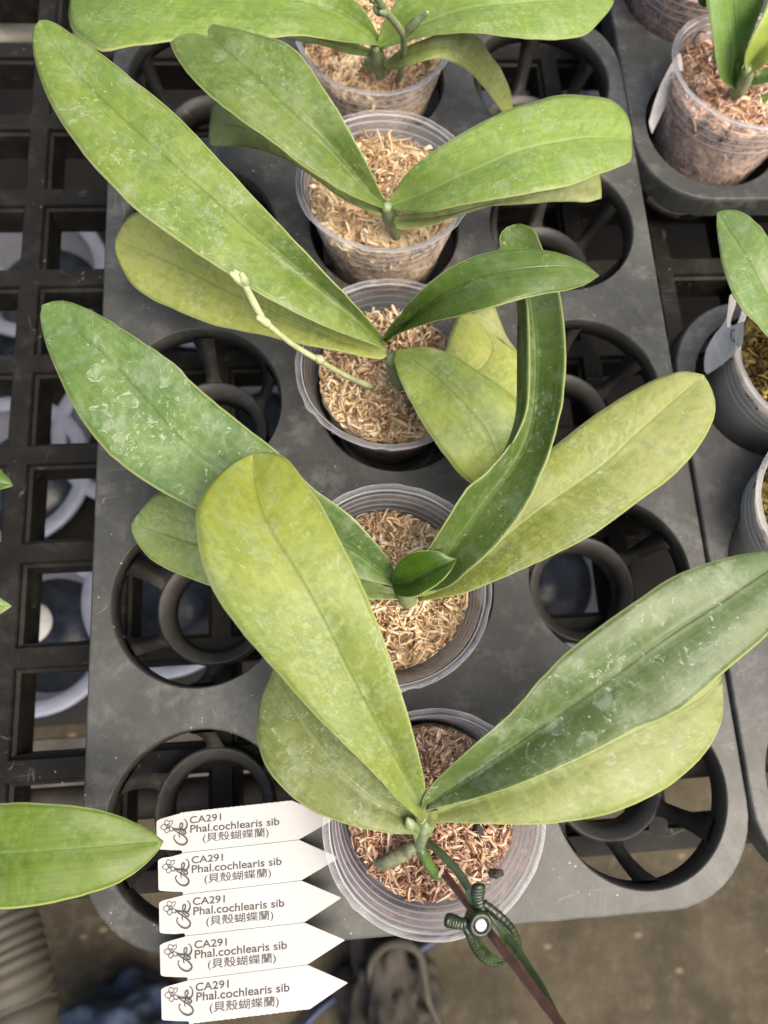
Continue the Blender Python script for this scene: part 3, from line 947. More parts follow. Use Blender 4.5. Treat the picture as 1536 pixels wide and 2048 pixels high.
leaf(p2, [(800, 1200), (750, 1198), (660, 1200), (560, 1194), (440, 1175), (400, 1165), (360, 1150), (310, 1125), (280, 1095), (264, 1065), (263, 1047)],
     [(795, 1190), (700, 1172), (550, 1138), (400, 1092), (310, 1062), (263, 1047)],
     [(795, 1180), (740, 1162), (620, 1108), (500, 1055), (400, 1012), (345, 990), (316, 985), (290, 1008), (263, 1045)],
     [.050, .048, .044, .040, .036, .032], [.004, .002, 0, -.003, -.003], [.006, .004, .001, -.001, -.001], LM['2b'], seed=6,
     label="speckled grey green lower leaf with an angular tip")
leaf(p2, [(822, 1195), (850, 1180), (918, 1187), (968, 1172), (1043, 1140), (1118, 1105), (1193, 1065), (1268, 1010), (1343, 955), (1393, 900), (1423, 850), (1431, 815), (1425, 778), (1408, 752)][0:0] +
     [(845, 1185), (880, 1125), (940, 1050), (1000, 985), (1060, 930), (1118, 885), (1168, 845), (1218, 810), (1268, 780), (1318, 755), (1368, 742), (1408, 750)],
     [(835, 1195), (870, 1185), (930, 1142), (1000, 1082), (1088, 1012), (1198, 935), (1268, 870), (1338, 808), (1390, 765), (1408, 750)],
     [(838, 1202), (918, 1189), (968, 1172), (1043, 1140), (1118, 1105), (1193, 1065), (1268, 1010), (1343, 955), (1393, 900), (1423, 850), (1431, 815), (1424, 778), (1408, 750)],
     [.054, .064, .074, .082, .086, .084], [.006, .006, .003, 0, -.002], [.006, .005, .002, 0, -.002], LM['2d'], seed=8,
     label="broad lime leaf with a pale tip")
leaf(p2, [(815, 1172), (835, 1125), (858, 1095), (898, 1035), (933, 980), (980, 940), (1022, 888), (1050, 830), (1058, 770), (1058, 680), (1053, 605), (1035, 545), (1006, 500), (1000, 472), (1015, 454), (1040, 447)],
     [(822, 1175), (870, 1140), (900, 1100), (935, 1048), (968, 1003), (1005, 955), (1040, 905), (1060, 850), (1070, 770), (1070, 680), (1062, 600), (1052, 540), (1042, 490), (1040, 447)],
     [(835, 1185), (893, 1176), (938, 1140), (993, 1090), (1033, 1040), (1063, 990), (1093, 920), (1113, 855), (1128, 780), (1130, 680), (1120, 590), (1105, 540), (1082, 490), (1067, 458), (1040, 447)],
     [.062, .088, .106, .114, .114, .104, .088], [.012, .018, .019, .019, .018, .013, .006], [.009, .010, .010, .011, .011, .008, .003], LM['2c'], seed=7, bulge=-.0012, N=64, curlL=[0, 0, .0003, .0035, .0045, .003, .001],
     label="long channelled dark green leaf curving away")
leaf(p2, [(786, 1160), (786, 1143), (800, 1122), (821, 1106), (850, 1100), (880, 1104), (898, 1112), (914, 1118)],
     [(784, 1166), (800, 1165), (820, 1162), (845, 1148), (876, 1132), (914, 1118)],
     [(784, 1172), (793, 1190), (816, 1195), (839, 1190), (868, 1174), (892, 1153), (907, 1132), (914, 1118)],
     [.066, .074, .082, .088, .090], [.006, .007, .004, .001], [.005, .005, .003, .001], LM['2e'], seed=9, N=30,
     label="small dark green new leaf")
tube("root", pz((800, 1235, .030), (790, 1250, .031), (780, 1262, .026)), [.002, .0026, .0014], M_ROOTG, p2, sides=10, n=10)

# ================================================================== plant 3
p3 = orchid("orchid with a dry cut flower spike and one very long leaf, middle of the row", loc=(0, .24, -.052))
make_pot(p3, (-.006, .2471, .0326), -.0585, -.012, 3, fill=-.020, dome=.008, mr=.0408, widen=0, moss=(M_TAN, MB_TAN_TOP), n_top=3000, n_wall=0, film=film_mat("pot_film_dark", (.50, .50, .52), .22, .2, .4))
tube("stem", pz((800, 775, .018), (796, 755, .030), (789, 732, .042), (784, 716, .050)), [.003, .0042, .0045, .0042], M_STEMP, p3, sides=14)
leaf(p3, [(775, 712), (757, 718), (680, 703), (600, 688), (530, 672), (470, 660), (410, 645), (350, 620), (300, 597), (265, 570), (245, 540), (231, 505), (231, 480)],
     [(772, 705), (720, 693), (650, 668), (560, 630), (470, 590), (380, 545), (300, 508), (255, 488), (231, 478)],
     [(772, 700), (700, 672), (620, 630), (530, 580), (440, 522), (360, 470), (310, 430), (280, 421), (252, 438), (231, 476)],
     [.056, .056, .054, .050, .045, .038], [.004, .003, 0, -.003, -.004], [.006, .004, .002, -.001, -.002], LM['3b'], seed=11,
     label="olive yellow lower leaf under the longest leaf")
leaf(p3, [(772, 695), (750, 690), (690, 668), (620, 640), (560, 610), (500, 577), (450, 543), (400, 511), (350, 477), (300, 441), (260, 410), (220, 367), (185, 330), (150, 285), (120, 240), (100, 205), (83, 165), (69, 118), (65, 80), (68, 52), (78, 41)],
     [(770, 688), (745, 668), (700, 627), (640, 578), (580, 530), (500, 465), (430, 402), (350, 332), (290, 277), (230, 222), (170, 165), (125, 113), (95, 68), (78, 41)],
     [(768, 680), (750, 655), (700, 600), (625, 520), (565, 455), (500, 385), (430, 310), (383, 260), (325, 205), (283, 172), (238, 135), (200, 105), (163, 80), (125, 55), (105, 43), (90, 39), (78, 41)],
     [.066, .084, .100, .112, .118, .118], [.004, .006, .003, .001, -.002, -.002], [.010, .012, .007, .003, 0, 0], LM['3a'], seed=10, N=56,
     label="very long mid green leaf pointing to the upper left")
leaf(p3, [(790, 700), (850, 694), (900, 708), (950, 738), (1000, 770), (1040, 810), (1050, 870), (1030, 930), (995, 962)],
     [(788, 708), (830, 722), (880, 760), (930, 810), (970, 860), (995, 920), (995, 962)],
     [(786, 718), (800, 760), (830, 820), (860, 870), (900, 925), (930, 958), (960, 972), (995, 962)],
     [.054, .058, .056, .050, .040], [.006, .003, 0, -.003], [.006, .003, 0, -.004], LM['3d'], seed=13,
     label="green lower leaf with a yellow patch")
l3e = leaf(p3, [(800, 702), (860, 712), (885, 706), (900, 668), (912, 640), (926, 620), (945, 628)],
     [(805, 708), (880, 738), (945, 745), (975, 722), (985, 690), (965, 655), (945, 628)],
     [(810, 714), (890, 775), (990, 800), (1042, 788), (1044, 718), (1000, 680), (945, 628)],
     [.050, .046, .044, .040, .036], [0, 0, 0, 0], [0, 0, 0, 0], LM['3b'], seed=23, N=36, wave=0,
     label="short yellow green leaf behind the channelled leaf")
leaf(l3e, [(945, 627), (965, 612), (985, 607), (1000, 640), (1015, 675), (1043, 712)],
     [(945, 628), (970, 640), (990, 655), (1005, 672), (1043, 715)],
     [(946, 630), (965, 650), (985, 668), (1003, 681), (1043, 718)],
     [.036, .033, .031, .034, .038], [-.004, -.006, -.006, -.003], [.001, .001, .001, .001], LM['3e'], name="curled_margin", seed=24, N=24, wave=0, thick=.0012)
leaf(p3, [(765, 681), (775, 660), (798, 630), (843, 580), (893, 540), (943, 515), (993, 502), (1043, 497), (1093, 500), (1138, 512), (1173, 530), (1199, 551)],
     [(768, 682), (800, 655), (858, 607), (908, 577), (968, 553), (1043, 538), (1118, 532), (1165, 540), (1199, 551)],
     [(772, 686), (793, 669), (843, 650), (918, 632), (993, 612), (1068, 592), (1128, 582), (1168, 571), (1199, 551)],
     [.070, .108, .130, .140, .142, .136], [.006, .007, .003, 0, -.002], [.004, .004, .002, -.002, -.003], LM['3c'], seed=12, N=48,
     label="glossy fresh green leaf pointing right")
sp3 = tube("flower_spike", pz((742, 772, .026), (730, 768, .032), (690, 750, .044), (640, 722, .058), (590, 692, .070), (555, 665, .080), (528, 640, .087), (510, 610, .094), (492, 575, .102), (482, 560, .105)),
     [.0021, .0017, .0015, .0015, .0016, .0015, .0015, .0016, .0019, .0015], M_SPIKED, p3, sides=12, n=50)
tube("spike_node", pz((645, 724, .058), (638, 718, .0605), (630, 713, .061)), [.002, .0026, .0014], M_SPIKED, sp3, sides=10, n=8)
tube("spike_node", pz((536, 648, .086), (524, 640, .0895), (515, 634, .092)), [.0022, .0022, .0016], M_SPIKED, sp3, sides=10, n=8)
for a, b, c in (((486, 568), (474, 556), (460, 545)), ((488, 566), (478, 552), (468, 541)), ((491, 568), (486, 556), (483, 547))):
    tube("dry_bract", pz((*a, .103), (*b, .107), (*c, .110)), [.0020, .0022, .0010], M_SPIKED, sp3, sides=10, n=10)

# ================================================================== plant 4
p4 = orchid("orchid with two leaves spread like wings and pale moss, fourth pot of the row", loc=(0, .36, -.045))
make_pot(p4, (-.0017, .3655, .0389), -.038, .060, 4, fill=-.016, dome=.006, n_top=1700, n_wall=800)
tube("stem", pz((792, 470, .026), (785, 450, .038), (778, 430, .050), (772, 412, .062)), [.0036, .0044, .0046, .0032], M_STEMP, p4, sides=14)
leaf(p4, [(765, 428), (750, 428), (690, 400), (640, 365), (590, 330), (550, 310), (500, 295), (445, 292), (425, 291), (417, 284)],
     [(766, 420), (720, 395), (660, 352), (600, 312), (540, 278), (480, 256), (440, 255), (417, 282)],
     [(768, 414), (720, 375), (660, 325), (600, 278), (530, 232), (470, 200), (430, 203), (420, 240), (417, 280)],
     [.056, .054, .050, .044, .034, .022], [.003, .002, -.001, -.005, -.008], [.004, .003, 0, -.002, -.003], LM['4b'], seed=16,
     label="grey green drooping leaf with a yellow edge")
leaf(p4, [(766, 416), (755, 412), (700, 390), (625, 345), (550, 290), (475, 235), (415, 188), (370, 140), (342, 94), (340, 76), (352, 60), (380, 52)],
     [(770, 408), (740, 388), (700, 342), (650, 286), (600, 238), (550, 190), (500, 142), (450, 98), (410, 68), (380, 52)],
     [(774, 402), (768, 398), (745, 350), (720, 300), (685, 235), (650, 180), (610, 120), (575, 88), (540, 75), (490, 62), (440, 50), (405, 47), (380, 52)],
     [.062, .078, .092, .100, .102, .094], [.005, .005, .002, -.001, -.003], [.009, .010, .006, .002, 0], LM['4a'], seed=15,
     label="soft green leaf reaching up and left")
leaf(p4, [(785, 432), (900, 415), (1000, 385), (1100, 360), (1170, 345), (1198, 348)],
     [(786, 440), (900, 428), (1000, 402), (1100, 388), (1170, 376), (1202, 372)],
     [(788, 450), (800, 459), (868, 450), (918, 428), (970, 413), (1050, 408), (1130, 403), (1175, 404), (1203, 402)][:-1] + [(1203, 396)],
     [.054, .060, .064, .062, .054], [.004, .002, 0, -.001], [.003, .001, -.002, -.004], LM['1d'], seed=25,
     label="pale lower leaf under the right wing")
leaf(p4, [(775, 410), (778, 402), (803, 360), (843, 320), (893, 285), (943, 255), (993, 230), (1043, 210), (1093, 195), (1143, 189), (1193, 193), (1228, 203), (1251, 225), (1262, 250), (1264, 272)],
     [(778, 412), (800, 405), (858, 380), (968, 330), (1043, 300), (1143, 278), (1218, 274), (1264, 280)],
     [(780, 418), (843, 425), (918, 412), (993, 398), (1068, 385), (1143, 370), (1193, 350), (1243, 333), (1262, 320), (1264, 300), (1264, 286)],
     [.060, .080, .096, .104, .102, .088], [.007, .008, .003, -.001, -.003], [.006, .005, .002, -.002, -.004], LM['4c'], seed=17,
     label="light green leaf with a blunt square tip")
tube("root", pz((772, 508, .012), (768, 522, .0), (758, 545, -.010)), [.0024, .003, .0024], M_ROOTG, p4, sides=10, n=10)

# ================================================================== plant 5, at the far end of the row
p5 = orchid("orchid with a forked flower spike, at the far end of the row", loc=(0, .48, -.05))
make_pot(p5, (-.0010, .4860, .0330), -.02, .02, 5, fill=-.014, dome=.006, n_top=1500, n_wall=700)
tube("stem", pz((762, 150, .026), (756, 130, .036), (754, 112, .048), (752, 92, .058)), [.0035, .0044, .0048, .0032], M_STEMP, p5, sides=14)
tube("bud", pz((742, 138, .030), (742, 126, .034), (744, 112, .036)), [.003, .0048, .0025], M_STEMP, p5, sides=12, n=10)
leaf(p5, [(738, 114), (720, 110), (690, 105), (650, 92), (600, 82), (540, 70)], [(740, 106), (700, 95), (650, 82), (600, 72), (540, 66)], [(742, 98), (700, 82), (650, 70), (600, 62), (540, 62)],
     [.048, .050, .048, .044], [.002, .001, 0], [.003, .002, 0], LM['4b'], seed=26, label="short lower leaf under the left leaf")
leaf(p5, [(758, 90), (725, 88), (650, 77), (600, 72), (550, 75), (450, 83), (400, 81), (350, 83), (300, 89), (262, 92), (225, 101), (200, 102), (180, 92), (155, 72), (140, 52), (137, 20), (140, 0), (150, -30)],
     [(757, 84), (735, 62), (710, 45), (675, 24), (600, 4), (520, -8), (430, -16), (340, -22), (250, -28), (190, -30), (150, -30)],
     [(758, 78), (748, 52), (730, 22), (710, -2), (650, -45), (560, -85), (450, -105), (340, -110), (250, -95), (190, -65), (150, -30)],
     [.060, .078, .092, .098, .096, .084], [.006, .006, .001, -.004, -.008], [.007, .008, .004, 0, -.002], LM['5a'], seed=18,
     label="wide light green leaf pointing left")
leaf(p5, [(768, 140), (800, 137), (843, 123), (883, 118), (928, 135), (958, 165), (988, 200), (1008, 228), (1022, 238)],
     [(766, 135), (800, 118), (850, 98), (905, 92), (950, 112), (985, 155), (1010, 200), (1023, 236)],
     [(764, 130), (800, 100), (850, 78), (905, 64), (953, 73), (978, 105), (1003, 140), (1018, 175), (1025, 205), (1025, 232)],
     [.046, .064, .074, .070, .052, .030, .010], [.003, .001, -.004, -.004, 0], [.004, .003, .003, .002, 0], LM['1d'], seed=27,
     label="yellow green leaf arching over and hanging down")
leaf(p5, [(756, 92), (757, 75), (763, 52), (781, 21), (794, 0), (830, -40), (900, -75), (1000, -90), (1100, -80), (1180, -50), (1215, -20), (1228, 0)],
     [(760, 94), (790, 78), (850, 45), (930, 18), (1030, 5), (1120, 0), (1190, 0), (1228, 2)],
     [(762, 98), (818, 80), (893, 68), (968, 67), (1028, 75), (1078, 80), (1133, 78), (1173, 70), (1198, 45), (1218, 22), (1228, 4)],
     [.058, .078, .092, .098, .096, .086], [.008, .006, .002, -.002], [.006, .003, -.002, -.005], LM['4c'], seed=28,
     label="wide pale green leaf pointing right")
sp5 = tube("flower_spike", pz((796, 160, .030), (800, 148, .040), (806, 110, .062), (808, 82, .078), (806, 68, .086), (790, 45, .098), (770, 20, .110), (752, -8, .122), (735, -40, .135)),
     [.0020, .0018, .0018, .0020, .0020, .0019, .0019, .0016], M_SPIKEG, p5, sides=12, n=40)
sb = tube("spike_branch", pz((807, 72, .084), (818, 58, .089), (830, 46, .094), (840, 38, .097), (856, 24, .102)), [.0018, .0026, .0026, .0016, .0012], M_SPIKEG, sp5, sides=12, n=20)
for a, b in (((756, 22), (748, 14)), ((772, 26), (760, 24)), ((746, -2), (736, -10))):
    tube("spike_node", pz((a[0] + 4, a[1] + 4, .108), (*a, .110), (*b, .113)), [.0018, .0022, .0010], M_SPIKEG, sp5, sides=10, n=8)

# ================================================================== upper right: tilted pot
p6 = orchid("upright orchid in a tilted pot that has a white label down its side, upper right", loc=(.2405, .4385, -.05))
make_pot(p6, tuple(U(1503, 134, .040)), .0, .11, 6, fill=-.014, dome=.006, moss=(M_RUST, MB_RUST), n_top=1300, n_wall=900)
tube("stem", pz((1462, 206, .014), (1466, 196, .026), (1476, 180, .036), (1490, 158, .050), (1496, 140, .062)), [.005, .006, .0055, .0045, .0035], M_STEMP, p6, sides=14)
leaf(p6, [(1440, 200), (1432, 180), (1428, 120), (1426, 60), (1424, 0)], [(1444, 202), (1444, 170), (1442, 110), (1440, 60), (1438, 0)], [(1448, 204), (1456, 175), (1456, 110), (1454, 60), (1450, 0)],
     [.022, .030, .038, .045], [0, 0, 0], [0, 0, 0], LM['3c'], seed=30, label="dark narrow leaf behind the upright leaf")
leaf(p6, [(1468, 178), (1453, 169), (1440, 154), (1433, 121), (1424, 66), (1416, 26), (1413, -5), (1412, -60), (1425, -120), (1470, -170)],
     [(1470, 178), (1470, 150), (1471, 105), (1470, 50), (1466, 0), (1464, -60), (1465, -120), (1470, -170)],
     [(1474, 176), (1482, 150), (1490, 112), (1501, 80), (1514, 44), (1528, 2), (1534, -50), (1520, -120), (1470, -170)],
     [.042, .058, .074, .088, .098, .104], [.006, .004, .002, 0], [.006, .004, .002, 0], LM['6a'], seed=31, label="upright grass green leaf with a dark midrib")
leaf(p6, [(1493, 144), (1489, 122), (1492, 105), (1505, 75), (1522, 38), (1536, 2), (1560, -50), (1600, -100)],
     [(1494, 144), (1500, 128), (1520, 98), (1545, 62), (1575, 10), (1600, -100)],
     [(1496, 150), (1515, 140), (1536, 124), (1570, 95), (1600, 50), (1615, -20), (1600, -100)],
     [.060, .074, .086, .096, .102], [.006, .006, .003, 0], [.005, .003, 0, 0], LM['6b'], seed=32, label="young yellow green leaf")
leaf(p6, [(1492, 164), (1510, 150), (1536, 132), (1600, 100), (1650, 90)], [(1492, 167), (1515, 160), (1545, 148), (1600, 120), (1650, 92)], [(1493, 171), (1515, 170), (1545, 162), (1610, 138), (1650, 95)],
     [.044, .052, .058, .060], [.003, .001, 0], [.002, 0, 0], LM['3c'], seed=33, label="short dark leaf at the right")
leaf(p6, [(1462, 206), (1490, 192), (1536, 176), (1600, 160)], [(1463, 209), (1490, 202), (1536, 190), (1602, 165)], [(1464, 213), (1490, 211), (1536, 203), (1605, 172)],
     [.022, .030, .034, .034], [.002, 0, 0], [.001, 0, 0], LM['6a'], seed=34, label="lowest narrow leaf at the right")
tube("root", pz((1458, 204, .012), (1446, 200, .018), (1436, 204, .012)), [.002, .0022, .001], M_ROOT, p6, sides=10, n=10)
tube("root", pz((1462, 210, .016), (1450, 214, .022), (1442, 224, .022), (1436, 248, .010), (1428, 275, -.004)), [.0012, .0018, .0016, .0012, .0006], M_ROOTW, p6, sides=10, n=20)
tube("root", pz((1455, 214, .021), (1470, 222, .020), (1482, 230, .014)), [.001, .0012, .0006], M_ROOTW, p6, sides=8, n=12)

p7 = orchid("rust coloured mossy pot at the top edge behind the tilted pot", loc=(.2405, .5585, -.05))
make_pot(p7, (.2400, .5600, .0400), -.02, .02, 7, fill=-.010, dome=.006, moss=(M_RUST, MB_RUST), n_top=500, n_wall=1100)
tube("stem", pz((1420, -60, .02), (1418, -75, .04), (1415, -90, .06)), [.005, .006, .004], M_STEM, p7, sides=12)
leaf(p7, [(1418, -80), (1405, -40), (1395, -5), (1398, 8), (1408, 16)], [(1422, -80), (1416, -40), (1412, -10), (1408, 16)], [(1426, -80), (1428, -40), (1424, -5), (1416, 10), (1408, 16)],
     [.06, .066, .06, .05], [0, 0, 0], [0, 0, 0], LM['3c'], seed=35, label="small dark leaf tip")

# ================================================================== lower right: mossy pots
p8 = orchid("orchid with one oval leaf in a grey green mossy pot that has a folded label", loc=(.2425, .239, -.05))
make_pot(p8, (.2560, .2430, .0330), .03, .02, 8, fill=-.008, dome=.004, moss=(M_OLIVE, MB_OLIVE), film=M_POTG, rimmat=M_RIM, n_top=1500, n_wall=300)
tube("stem", pz((1610, 745, .02), (1606, 735, .04), (1600, 725, .055)), [.005, .006, .004], M_STEM, p8, sides=12)
leaf(p8, [(1600, 728), (1536, 673), (1514, 648), (1486, 620), (1464, 585), (1448, 541), (1437, 488), (1433, 450), (1434, 426)],
     [(1604, 724), (1560, 640), (1520, 560), (1485, 500), (1455, 455), (1434, 425)],
     [(1610, 722), (1600, 640), (1575, 550), (1530, 464), (1508, 440), (1486, 424), (1464, 419), (1446, 420), (1434, 424)],
     [.060, .074, .086, .090, .086], [.006, .003, 0, -.002], [.008, .004, .001, 0], LM['7b'], seed=36, label="oval dull green leaf")
leaf(p8, [(1610, 728), (1680, 660), (1740, 600), (1760, 590)], [(1614, 732), (1690, 690), (1735, 650), (1762, 592)], [(1614, 736), (1700, 730), (1750, 680), (1764, 594)], [.06, .08, .09, .085], [.004, .002, 0], [.004, .002, 0], LM['7b'], seed=37)
p9 = orchid("mossy grey pot cut off by the right edge, under the blue green leaf tip", loc=(.2425, .119, -.05))
make_pot(p9, tuple(U(1519, 1018, .035) + Vector((.0535, -.002, 0))), .0, .0, 9, fill=-.008, dome=.004, moss=(M_OLIVE, MB_OLIVE), film=M_POTG, n_top=900, n_wall=200)
tube("stem", pz((1665, 1010, .02), (1662, 1000, .04), (1660, 990, .055)), [.005, .006, .004], M_STEM, p9, sides=12)
leaf(p9, [(1660, 985), (1720, 900), (1790, 850)], [(1664, 988), (1735, 930), (1792, 852)], [(1668, 990), (1760, 960), (1794, 854)], [.06, .085, .09], [.004, .002, 0], [.004, .002, 0], LM['7b'], seed=38)

# ================================================================== orchids on the open bench at the left, mostly outside the picture
def side_orchid(label, c, leafdef, seed):
    r = orchid(label, loc=(c[0], c[1], BZ))
    make_pot(r, c, 0, 0, seed, n_top=300, n_wall=0)
    for k, a in enumerate(leafdef): leaf(r, *a, seed=40 + seed + k)
    return r
pL = side_orchid("orchid whose bright green leaf reaches in from the left edge beside the label sheet", (-.315, -.012, BZ + .088),
  [([(-260, 1690), (-180, 1640), (-80, 1612), (0, 1606), (100, 1607), (200, 1620), (260, 1640), (300, 1661), (327, 1682)],
    [(-260, 1700), (-150, 1708), (0, 1705), (120, 1697), (220, 1690), (327, 1683)],
    [(-260, 1710), (-180, 1770), (-80, 1812), (0, 1818), (80, 1811), (170, 1790), (240, 1765), (290, 1730), (320, 1697), (327, 1684)],
    [.045, .060, .068, .066, .058], [.006, .004, .002, 0], [.006, .003, 0, -.002], LM['7a'])], 50)
pM = side_orchid("orchid of which only two small leaf tips show at the left edge", (-.42, .175, BZ + .088),
  [([(-230, 1010), (-150, 930), (-60, 915), (-10, 930), (16, 955), (26, 968)], [(-230, 1015), (-120, 975), (-40, 962), (26, 970)], [(-230, 1020), (-120, 1010), (-40, 990), (10, 977), (26, 972)],
    [.045, .062, .060, .05], [.003, .001, 0], [.002, 0, 0], LM['3c']),
   ([(-230, 1150), (-120, 1140), (-40, 1165), (0, 1195), (23, 1211)], [(-230, 1165), (-120, 1195), (-40, 1208), (23, 1212)], [(-230, 1180), (-120, 1240), (-40, 1245), (0, 1228), (23, 1213)],
    [.045, .058, .058, .05], [.003, .001, 0], [.002, 0, 0], LM['7b'])], 51)
# ================================================================== stake and clip
SK = [(883, 1740, .020), (891, 1750, .026), (934, 1808, .043), (975, 1860, .058), (1007, 1900, .070), (1035, 1939, .081), (1088, 2004, .100), (1121, 2048, .112)]
pts = [U(*p) for p in (SK[0], SK[-1])]
d = pts[1] - pts[0]
stake = tube("plant_stake", [tuple(pts[0]), tuple(pts[0] + d * .5), tuple(pts[0] + d * 1.9)], [.0019, .0019, .0018], M_STAKE, None, sides=16, n=20, ridge=(.02, 30))
tag(stake, "brown stake leaning out of the front pot towards the lower edge", "stake")
clip = thing("plant_clip", "dark green ridged plastic clip with a white pin, holding spike and stake", "plant clip", tuple(U(957, 1843, .06)))
CZ = .066
def cl(name, pts, rad, mat=M_CLIP, **kw): return tube(name, pz(*pts), rad, mat, clip, **kw)
hub = U(957, 1843, CZ)
vv, ff = lathe_geo([(.0028, -.004), (.0052, -.004), (.0054, .003), (.0048, .0040), (.0034, .0040), (.0028, .0030)], 36)
tilt = Euler((.15, .1, 0)).to_matrix()
obj("hub", [tilt @ Vector(p) + hub for p in vv], ff, M_CLIP, clip)
vv, ff = lathe_geo([(0.0, -.003), (.0025, -.003), (.0025, .0036), (.0020, .0043), (0.0, .0046)], 32)
obj("pin", [tilt @ Vector(p) + hub for p in vv], ff, M_PIN, clip)
cl("handle", [(962, 1822, CZ), (957, 1803, CZ + .001), (955, 1788, CZ + .003), (957, 1772, CZ + .006)], [.0024, .0026, .0031, .0031], sides=14, n=60, ridge=(.09, 7), flat=.6)
cl("handle", [(940, 1843, CZ), (922, 1847, CZ + .001), (908, 1843, CZ + .003), (894, 1840, CZ + .006)], [.0022, .0024, .0028, .0028], sides=14, n=60, ridge=(.09, 7), flat=.6)
cl("jaw", [(966, 1806, CZ), (982, 1818, CZ), (1004, 1836, CZ - .002), (1024, 1858, CZ - .006), (1036, 1884, CZ - .011), (1038, 1906, CZ - .015), (1030, 1925, CZ - .018)], [.0018, .0019, .0018, .0017, .0015, .0012, .0009], sides=12, n=80, ridge=(.07, 15), flat=.8)
cl("jaw", [(928, 1850, CZ), (938, 1868, CZ - .001), (947, 1890, CZ - .005), (960, 1912, CZ - .010), (978, 1926, CZ - .014), (1000, 1928, CZ - .018), (1012, 1918, CZ - .020)], [.0017, .0018, .0017, .0016, .0014, .0012, .0008], sides=12, n=80, ridge=(.07, 15), flat=.8)
leaf(clip, [(962, 1802), (984, 1814), (1008, 1836), (1028, 1862), (1036, 1890), (1034, 1912), (1028, 1924)], [(966, 1818), (984, 1836), (1004, 1862), (1018, 1888), (1026, 1908), (1028, 1924)], [(968, 1838), (982, 1858), (1000, 1882), (1014, 1902), (1028, 1924)],
     [CZ - .001, CZ - .003, CZ - .008, CZ - .016], [.0006, .0006, 0], [.001, .001, 0], M_CLIP2, name="jaw_plate", N=30, NU=5, wave=.0006, thick=.0022, bulge=.0026)
leaf(clip, [(930, 1852), (936, 1872), (946, 1894), (960, 1914), (980, 1927), (1008, 1922)], [(940, 1856), (950, 1876), (962, 1896), (976, 1912), (990, 1920), (1008, 1922)], [(950, 1858), (962, 1878), (974, 1896), (986, 1908), (1008, 1920)],
     [CZ - .001, CZ - .004, CZ - .011, CZ - .018], [.0006, .0006, 0], [.001, .001, 0], M_CLIP2, name="jaw_plate", N=30, NU=5, wave=.0006, thick=.0022, bulge=.0022)

# ================================================================== sheet of five label blanks
def sheet_z(x, y): return .0045 + (.032 - y) * .10
def S(x, y, up=0.0): return Uf(x, y, lambda a, b: sheet_z(a, b) + up)
sheet = thing("label_sheet", "sheet of five joined white plant labels with pointed ends, printed in black", "plant labels", tuple(S(470, 1830)))
OUT = []
notch = [((360, 1625), None), ((361, 1709), (364, 1700)), ((366, 1792), (366, 1784)), ((370, 1876), (369, 1868)), ((376, 1963), (371, 1955)), (None, (376, 2041))]
lefts = [((313, 1645), (314, 1695), (322, 1699)), ((316, 1723), (317, 1778), (325, 1782)), ((318, 1808), (319, 1862), (327, 1867)), ((319.5, 1893), (321, 1948), (330, 1953)), ((322, 1981), (323.5, 2038), (334, 2041))]
sh_top = [(583, 1601), (598, 1679.5), (603, 1761), (608.6, 1845), (615, 1929.5)]
sh_bot = [(598, 1679.5), (603, 1761), (608.6, 1845), (615, 1929.5), (620, 2018)]
tips = [(670, 1637), (677, 1716), (682, 1796), (689, 1880.5), (695, 1966)]
roots = [((362, 1625), (364, 1706)), ((364, 1706), (366, 1789)), ((366, 1789), (370, 1872)), ((370, 1872), (375, 1960)), ((375, 1960), (378, 2048))]
FONT_OBJS = []
def text_mesh(name, body, a, b, parent, up, mat, hr, off=.013):
    """flat lettering from sight point a (baseline left) to b (baseline right) on the sheet"""
    cu = bpy.data.curves.new(name, 'FONT')
    cu.body = body; cu.size = 1.0; cu.fill_mode = 'BOTH'; cu.extrude = 0.0; cu.offset = off
    to = bpy.data.objects.new(name, cu)
    COL.objects.link(to)
    bpy.context.view_layer.update()
    dg = bpy.context.evaluated_depsgraph_get()
    me = bpy.data.meshes.new_from_object(to.evaluated_get(dg))
    bpy.data.objects.remove(to, do_unlink=True)
    xs = [v.co.x for v in me.vertices]
    x0, x1 = min(xs), max(xs)
    A, B = S(*a, up), S(*b, up)
    ex = (B - A) / (x1 - x0)
    nrm = Vector((0, .10, 1)).normalized()
    ym = max(v.co.y for v in me.vertices)
    ey = nrm.cross(ex).normalized() * ((B - A).length * hr / ym)
    for v in me.vertices: v.co = A + ex * (v.co.x - x0) + ey * v.co.y
    me.name = name
    me.materials.clear(); me.materials.append(mat)
    o = bpy.data.objects.new(name, me); COL.objects.link(o)
    o.parent = parent; o.matrix_parent_inverse = parent_world(parent).inverted()
    return o
T1 = [((379.5, 1647), (442.5, 1640.3)), ((383, 1727), (446, 1721)), ((385.5, 1810.4), (449.7, 1804.4)), ((388.5, 1896.9), (453.6, 1891)), ((391, 1982.3), (457.5, 1975))]
T2 = [((380.2, 1665.6), (559, 1649.5)), ((383.3, 1746.3), (563.5, 1729.4)), ((386.5, 1830.5), (568.7, 1813)), ((389.3, 1917.2), (574.2, 1897.4)), ((392.4, 2002.3), (579.4, 1982.3))]
T3 = [((405.5, 1683), (537.5, 1671)), ((408.8, 1765), (542.2, 1752.5)), ((412.5, 1850), (546.8, 1837)), ((415.9, 1936), (552, 1923)), ((419.3, 2023), (557.8, 2010))]
